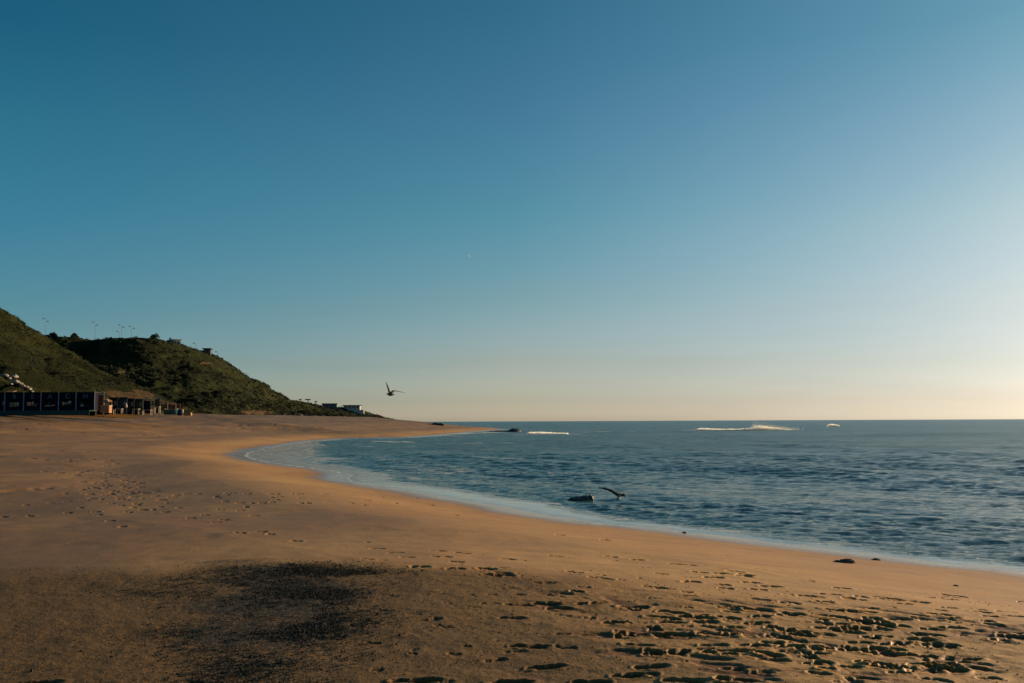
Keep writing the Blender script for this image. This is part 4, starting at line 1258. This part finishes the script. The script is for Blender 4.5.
# ------------------------------------------------------------------ gulls
def gull_mat():
    m, t, b = newmat('gull_white'); v = t.coords()
    t.put(b.inputs['Base Color'], t.mix(t.map(t.noise(14, 3, .6, v), .3, .7), (.75, .75, .74), (.85, .85, .84))); b.inputs['Roughness'].default_value = .8
    tr = t.node('ShaderNodeBsdfTranslucent'); tr.inputs[0].default_value = (.85, .85, .84, 1)
    ms = t.node('ShaderNodeMixShader'); ms.inputs[0].default_value = .6
    t.l.new(b.outputs[0], ms.inputs[1]); t.l.new(tr.outputs[0], ms.inputs[2]); t.l.new(ms.outputs[0], t.n['Material Output'].inputs[0])
    return m


m_gw = gull_mat(); m_gg = simple('gull_grey', (.26, .22, .18), .8, .2, 20, .1); m_gb = simple('gull_black', (.02, .02, .02), .8, .2, 20, .1); m_beak = simple('beak_yellow', (.55, .38, .06), .5, .1, 20, .02)
m_gbr = simple('gull_brown', (.09, .075, .06), .8, .3, 20, .1)


def gull(loc, heading, pitch, wings, label, mats, scale=1.0):
    """heading: degrees clockwise from away; wings: two lists of (out, fwd, up) points, left and right"""
    m = MB()
    prof = [(-.27, .006, .05, 0), (-.22, .014, .07, .0), (-.15, .03, .045, 0), (-.07, .055, .055, 0), (.02, .068, .068, -.005), (.10, .058, .06, 0), (.15, .04, .042, .015), (.19, .036, .038, .025), (.225, .03, .032, .028), (.25, .014, .016, .024)]
    rings = []
    for (y, hz, hx, zc) in prof:
        rings.append([(math.cos(a) * hx, y, zc + math.sin(a) * hz) for a in [2 * math.pi * k / 12 for k in range(12)]])
    m.rings(rings, 0)
    for wi, path in enumerate(wings):
        pts = catmull(path, 14); rings = []
        n = len(pts)
        for i, p in enumerate(pts):
            u = i / (n - 1)
            ch = (.17 - .05 * u) * (1 - max(0, (u - .55) / .45) ** 1.6 * .9)
            th = .02 * (1 - u) + .004
            tw = ch * .38; rings.append([(p[0], p[1] + ch * .42, p[2] + tw * .45), (p[0], p[1] + ch * .2, p[2] + th + tw * .2), (p[0], p[1] - ch * .5, p[2] - tw * .55), (p[0], p[1] - ch * .2, p[2] - th * .4 - tw * .2)])
        b0 = len(m.f)
        m.rings(rings, 1)
        for fi in range(b0, len(m.f)):
            k = (fi - b0) // 4
            if k >= 10: m.m[fi] = 2
    o = m.build('seagull', mats)
    o.location = loc; o.rotation_mode = 'ZXY'; o.rotation_euler = (pitch, 0, -R(heading)); o.scale = (scale,) * 3
    tag(o, label, 'seagull', 'gulls over the bay')
    mb = MB(); mb.tube([(0, .24, .024), (0, .275, .022), (0, .30, .012)], [.013, .009, .003], 6)
    mb.build('beak', m_beak, o)
    return o


gull(P(390.5, 394.6, 45), -50, R(4),
     [[(-.03, .03, .03), (-.07, .04, .2), (-.16, .03, .38), (-.31, -.03, .60)], [(.03, .03, .03), (.16, .05, .12), (.34, .06, .16), (.88, -.04, .05)]],
     'dark flying gull with one wing raised, in the sky just right of the headland', [m_gbr, m_gbr, m_gb])
qs = on_sea(618, 503)[0]
gull(P(619.5, 496.5, float(qs[1])), 25, R(28),
     [[(-.03, .03, .03), (-.22, .06, .08), (-.42, .05, .16), (-.86, -.05, .22)], [(.03, .03, .03), (.12, .05, .09), (.18, .10, .05), (.22, .02, -.02)]],
     'gull with a long outstretched wing, low over the shallow water right of the black rock', [m_gg, m_gbr, m_gb], .92)
gull(P(469.5, 256.2, 230), -52, R(5),
     [[(-.03, .03, .03), (-.16, .06, .16), (-.28, .05, .32), (-.42, -.05, .5)], [(.03, .03, .0), (.14, .06, -.14), (.28, .05, -.3), (.42, -.05, -.46)]],
     'tiny white bird, a pale speck high in the open sky', [m_gw, m_gw, m_gw])

# ------------------------------------------------------------------ breaking waves
m_foam, t, b = newmat('white_foam'); v = t.coords()
t.put(b.inputs['Base Color'], t.mix(t.map(t.noise(.8, 5, .7, v), .35, .6), (.60, .62, .62), (.86, .86, .84))); b.inputs['Roughness'].default_value = .8
t.put(b.inputs['Normal'], t.bump(t.noise(1.5, 5, .7, v), .8, .4))
tr = t.node('ShaderNodeBsdfTranslucent'); tr.inputs[0].default_value = (.85, .84, .80, 1)
ms = t.node('ShaderNodeMixShader'); ms.inputs[0].default_value = .75
t.l.new(b.outputs[0], ms.inputs[1]); t.l.new(tr.outputs[0], ms.inputs[2]); t.l.new(ms.outputs[0], t.n['Material Output'].inputs[0])


def breaker(pts, label, seed, spray):
    """pts: (px, top py, base py) along the crest"""
    Yd = float(np.mean([on_sea(p_[0], p_[2])[0][1] for p_ in pts]))
    Yd = min(Yd, 420)
    c = P(pts[0][0], pts[0][2], Yd); c.z = 0
    L = (pts[-1][0] - pts[0][0]) * Yd / F
    n = max(24, int(L / .25)); us = np.linspace(0, 1, n)
    pxs = np.array([p_[0] for p_ in pts], float); hs = np.array([(p_[2] - p_[1]) * Yd / F for p_ in pts])
    hh = np.interp(pts[0][0] + us * (pts[-1][0] - pts[0][0]), pxs, hs)
    zb = P(pts[0][0], np.mean([p_[2] for p_ in pts]), Yd).z
    xs_ = us * L
    hh = hh * .85; jit = fbm(xs_ / 1.2, xs_ * 0 + seed, 4, seed)
    hh = hh * (1 + .35 * jit) * np.minimum(1, np.minimum(us, 1 - us) * 14)
    Xg, Yg, Zg = [], [], []
    m_ = 14
    for k in range(m_):
        a = math.pi * k / (m_ - 1)
        w = .9 + hh * .8
        Xg.append(xs_); Yg.append(-math.cos(a) * w + fbm(xs_ / .9, xs_ * 0 + k * .4, 3, seed + 2) * .35 + fbm(xs_ / 7, xs_ * 0, 2, seed + 5) * 1.5)
        Zg.append(zb - .5 + (hh * .28 + .5) * math.sin(a) ** .8 + fbm(xs_ / .5, xs_ * 0 + k * .5, 3, seed + 7) * .22 * hh)
    o = grid_mesh('breaking_wave', np.array(Xg), np.array(Yg), np.array(Zg), m_foam, smooth=True)
    o.location = c; tag(o, label, 'wave', 'white breaking waves out in the bay')
    if True:
        rr = random.Random(seed + 1); vv, ff = [], []
        for _ in range(int(L * 210)):
            u_ = rr.random(); hq = float(np.interp(u_, us, hh)); x = u_ * L; y = rr.uniform(-1.6, .3) * (.5 + hq) + rr.gauss(0, .3)
            z = zb + hq * rr.random() ** .9 * 1.25 + rr.gauss(0, .06); s_ = rr.uniform(.03, .11)
            a_ = rr.uniform(0, 6.28); dx_, dy_ = math.cos(a_) * s_, math.sin(a_) * s_; i = len(vv)
            vv += [(x - dx_, y - dy_, z - s_ * .6), (x + dx_, y + dy_, z - s_ * .5), (x + rr.uniform(-.5, .5) * s_, y, z + s_)]; ff.append((i, i + 1, i + 2))
        me = bpy.data.meshes.new('foam_crest'); me.from_pydata(vv, [], ff); s3 = link('foam_crest', me, m_foam, o); s3['kind'] = 'stuff'
    if spray:
        rr = random.Random(seed); vv, ff = [], []
        for _ in range(spray[3]):
            pu = rr.betavariate(1.1, 2.6); px = spray[0] + (spray[1] - spray[0]) * pu
            x = (px - pts[0][0]) * Yd / F; z = zb + abs(rr.gauss(0, .5)) * spray[2] * Yd / F * (1 - .75 * pu); y = rr.gauss(0, .9); s_ = rr.uniform(.015, .05)
            i = len(vv); vv += [(x - s_, y, z - s_), (x + s_, y, z - s_ * .5), (x, y, z + s_), (x, y - s_, z)]
            ff += [(i, i + 1, i + 2), (i, i + 1, i + 3), (i + 1, i + 2, i + 3), (i, i + 2, i + 3)]
        me = bpy.data.meshes.new('spray'); me.from_pydata(vv, [], ff); s2 = link('spray', me, m_foam, o); s2['kind'] = 'stuff'
    return o


breaker([(694, 428.0, 429.2), (698, 427.2, 429.6), (706, 428.6, 430), (722, 429.7, 430.6), (738, 430.1, 431), (748, 429.4, 431), (754, 427.2, 430.6), (760, 425.9, 430), (766, 426.8, 430.2), (776, 429.2, 430.6), (790, 430.3, 430.8)],
        'longest white breaking wave with windblown spray, out in the bay', 5, (752, 806, 6.0, 5200))
breaker([(827, 424.9, 425.6), (831, 424.1, 425.6), (835, 425.0, 425.8), (839, 425.5, 425.9)], 'small farthest white breaking wave, near the horizon at right', 9, None)
breaker([(526, 433.4, 434.4), (534, 432.2, 434.2), (546, 432.2, 434.0), (554, 432.9, 434.0), (568, 433.5, 434.2)], 'short white breaking wave just right of the tall black rock off the spit', 13, None)

# ------------------------------------------------------------------ render defaults
scene.render.engine = 'CYCLES'
scene.render.resolution_x = 1024; scene.render.resolution_y = 683
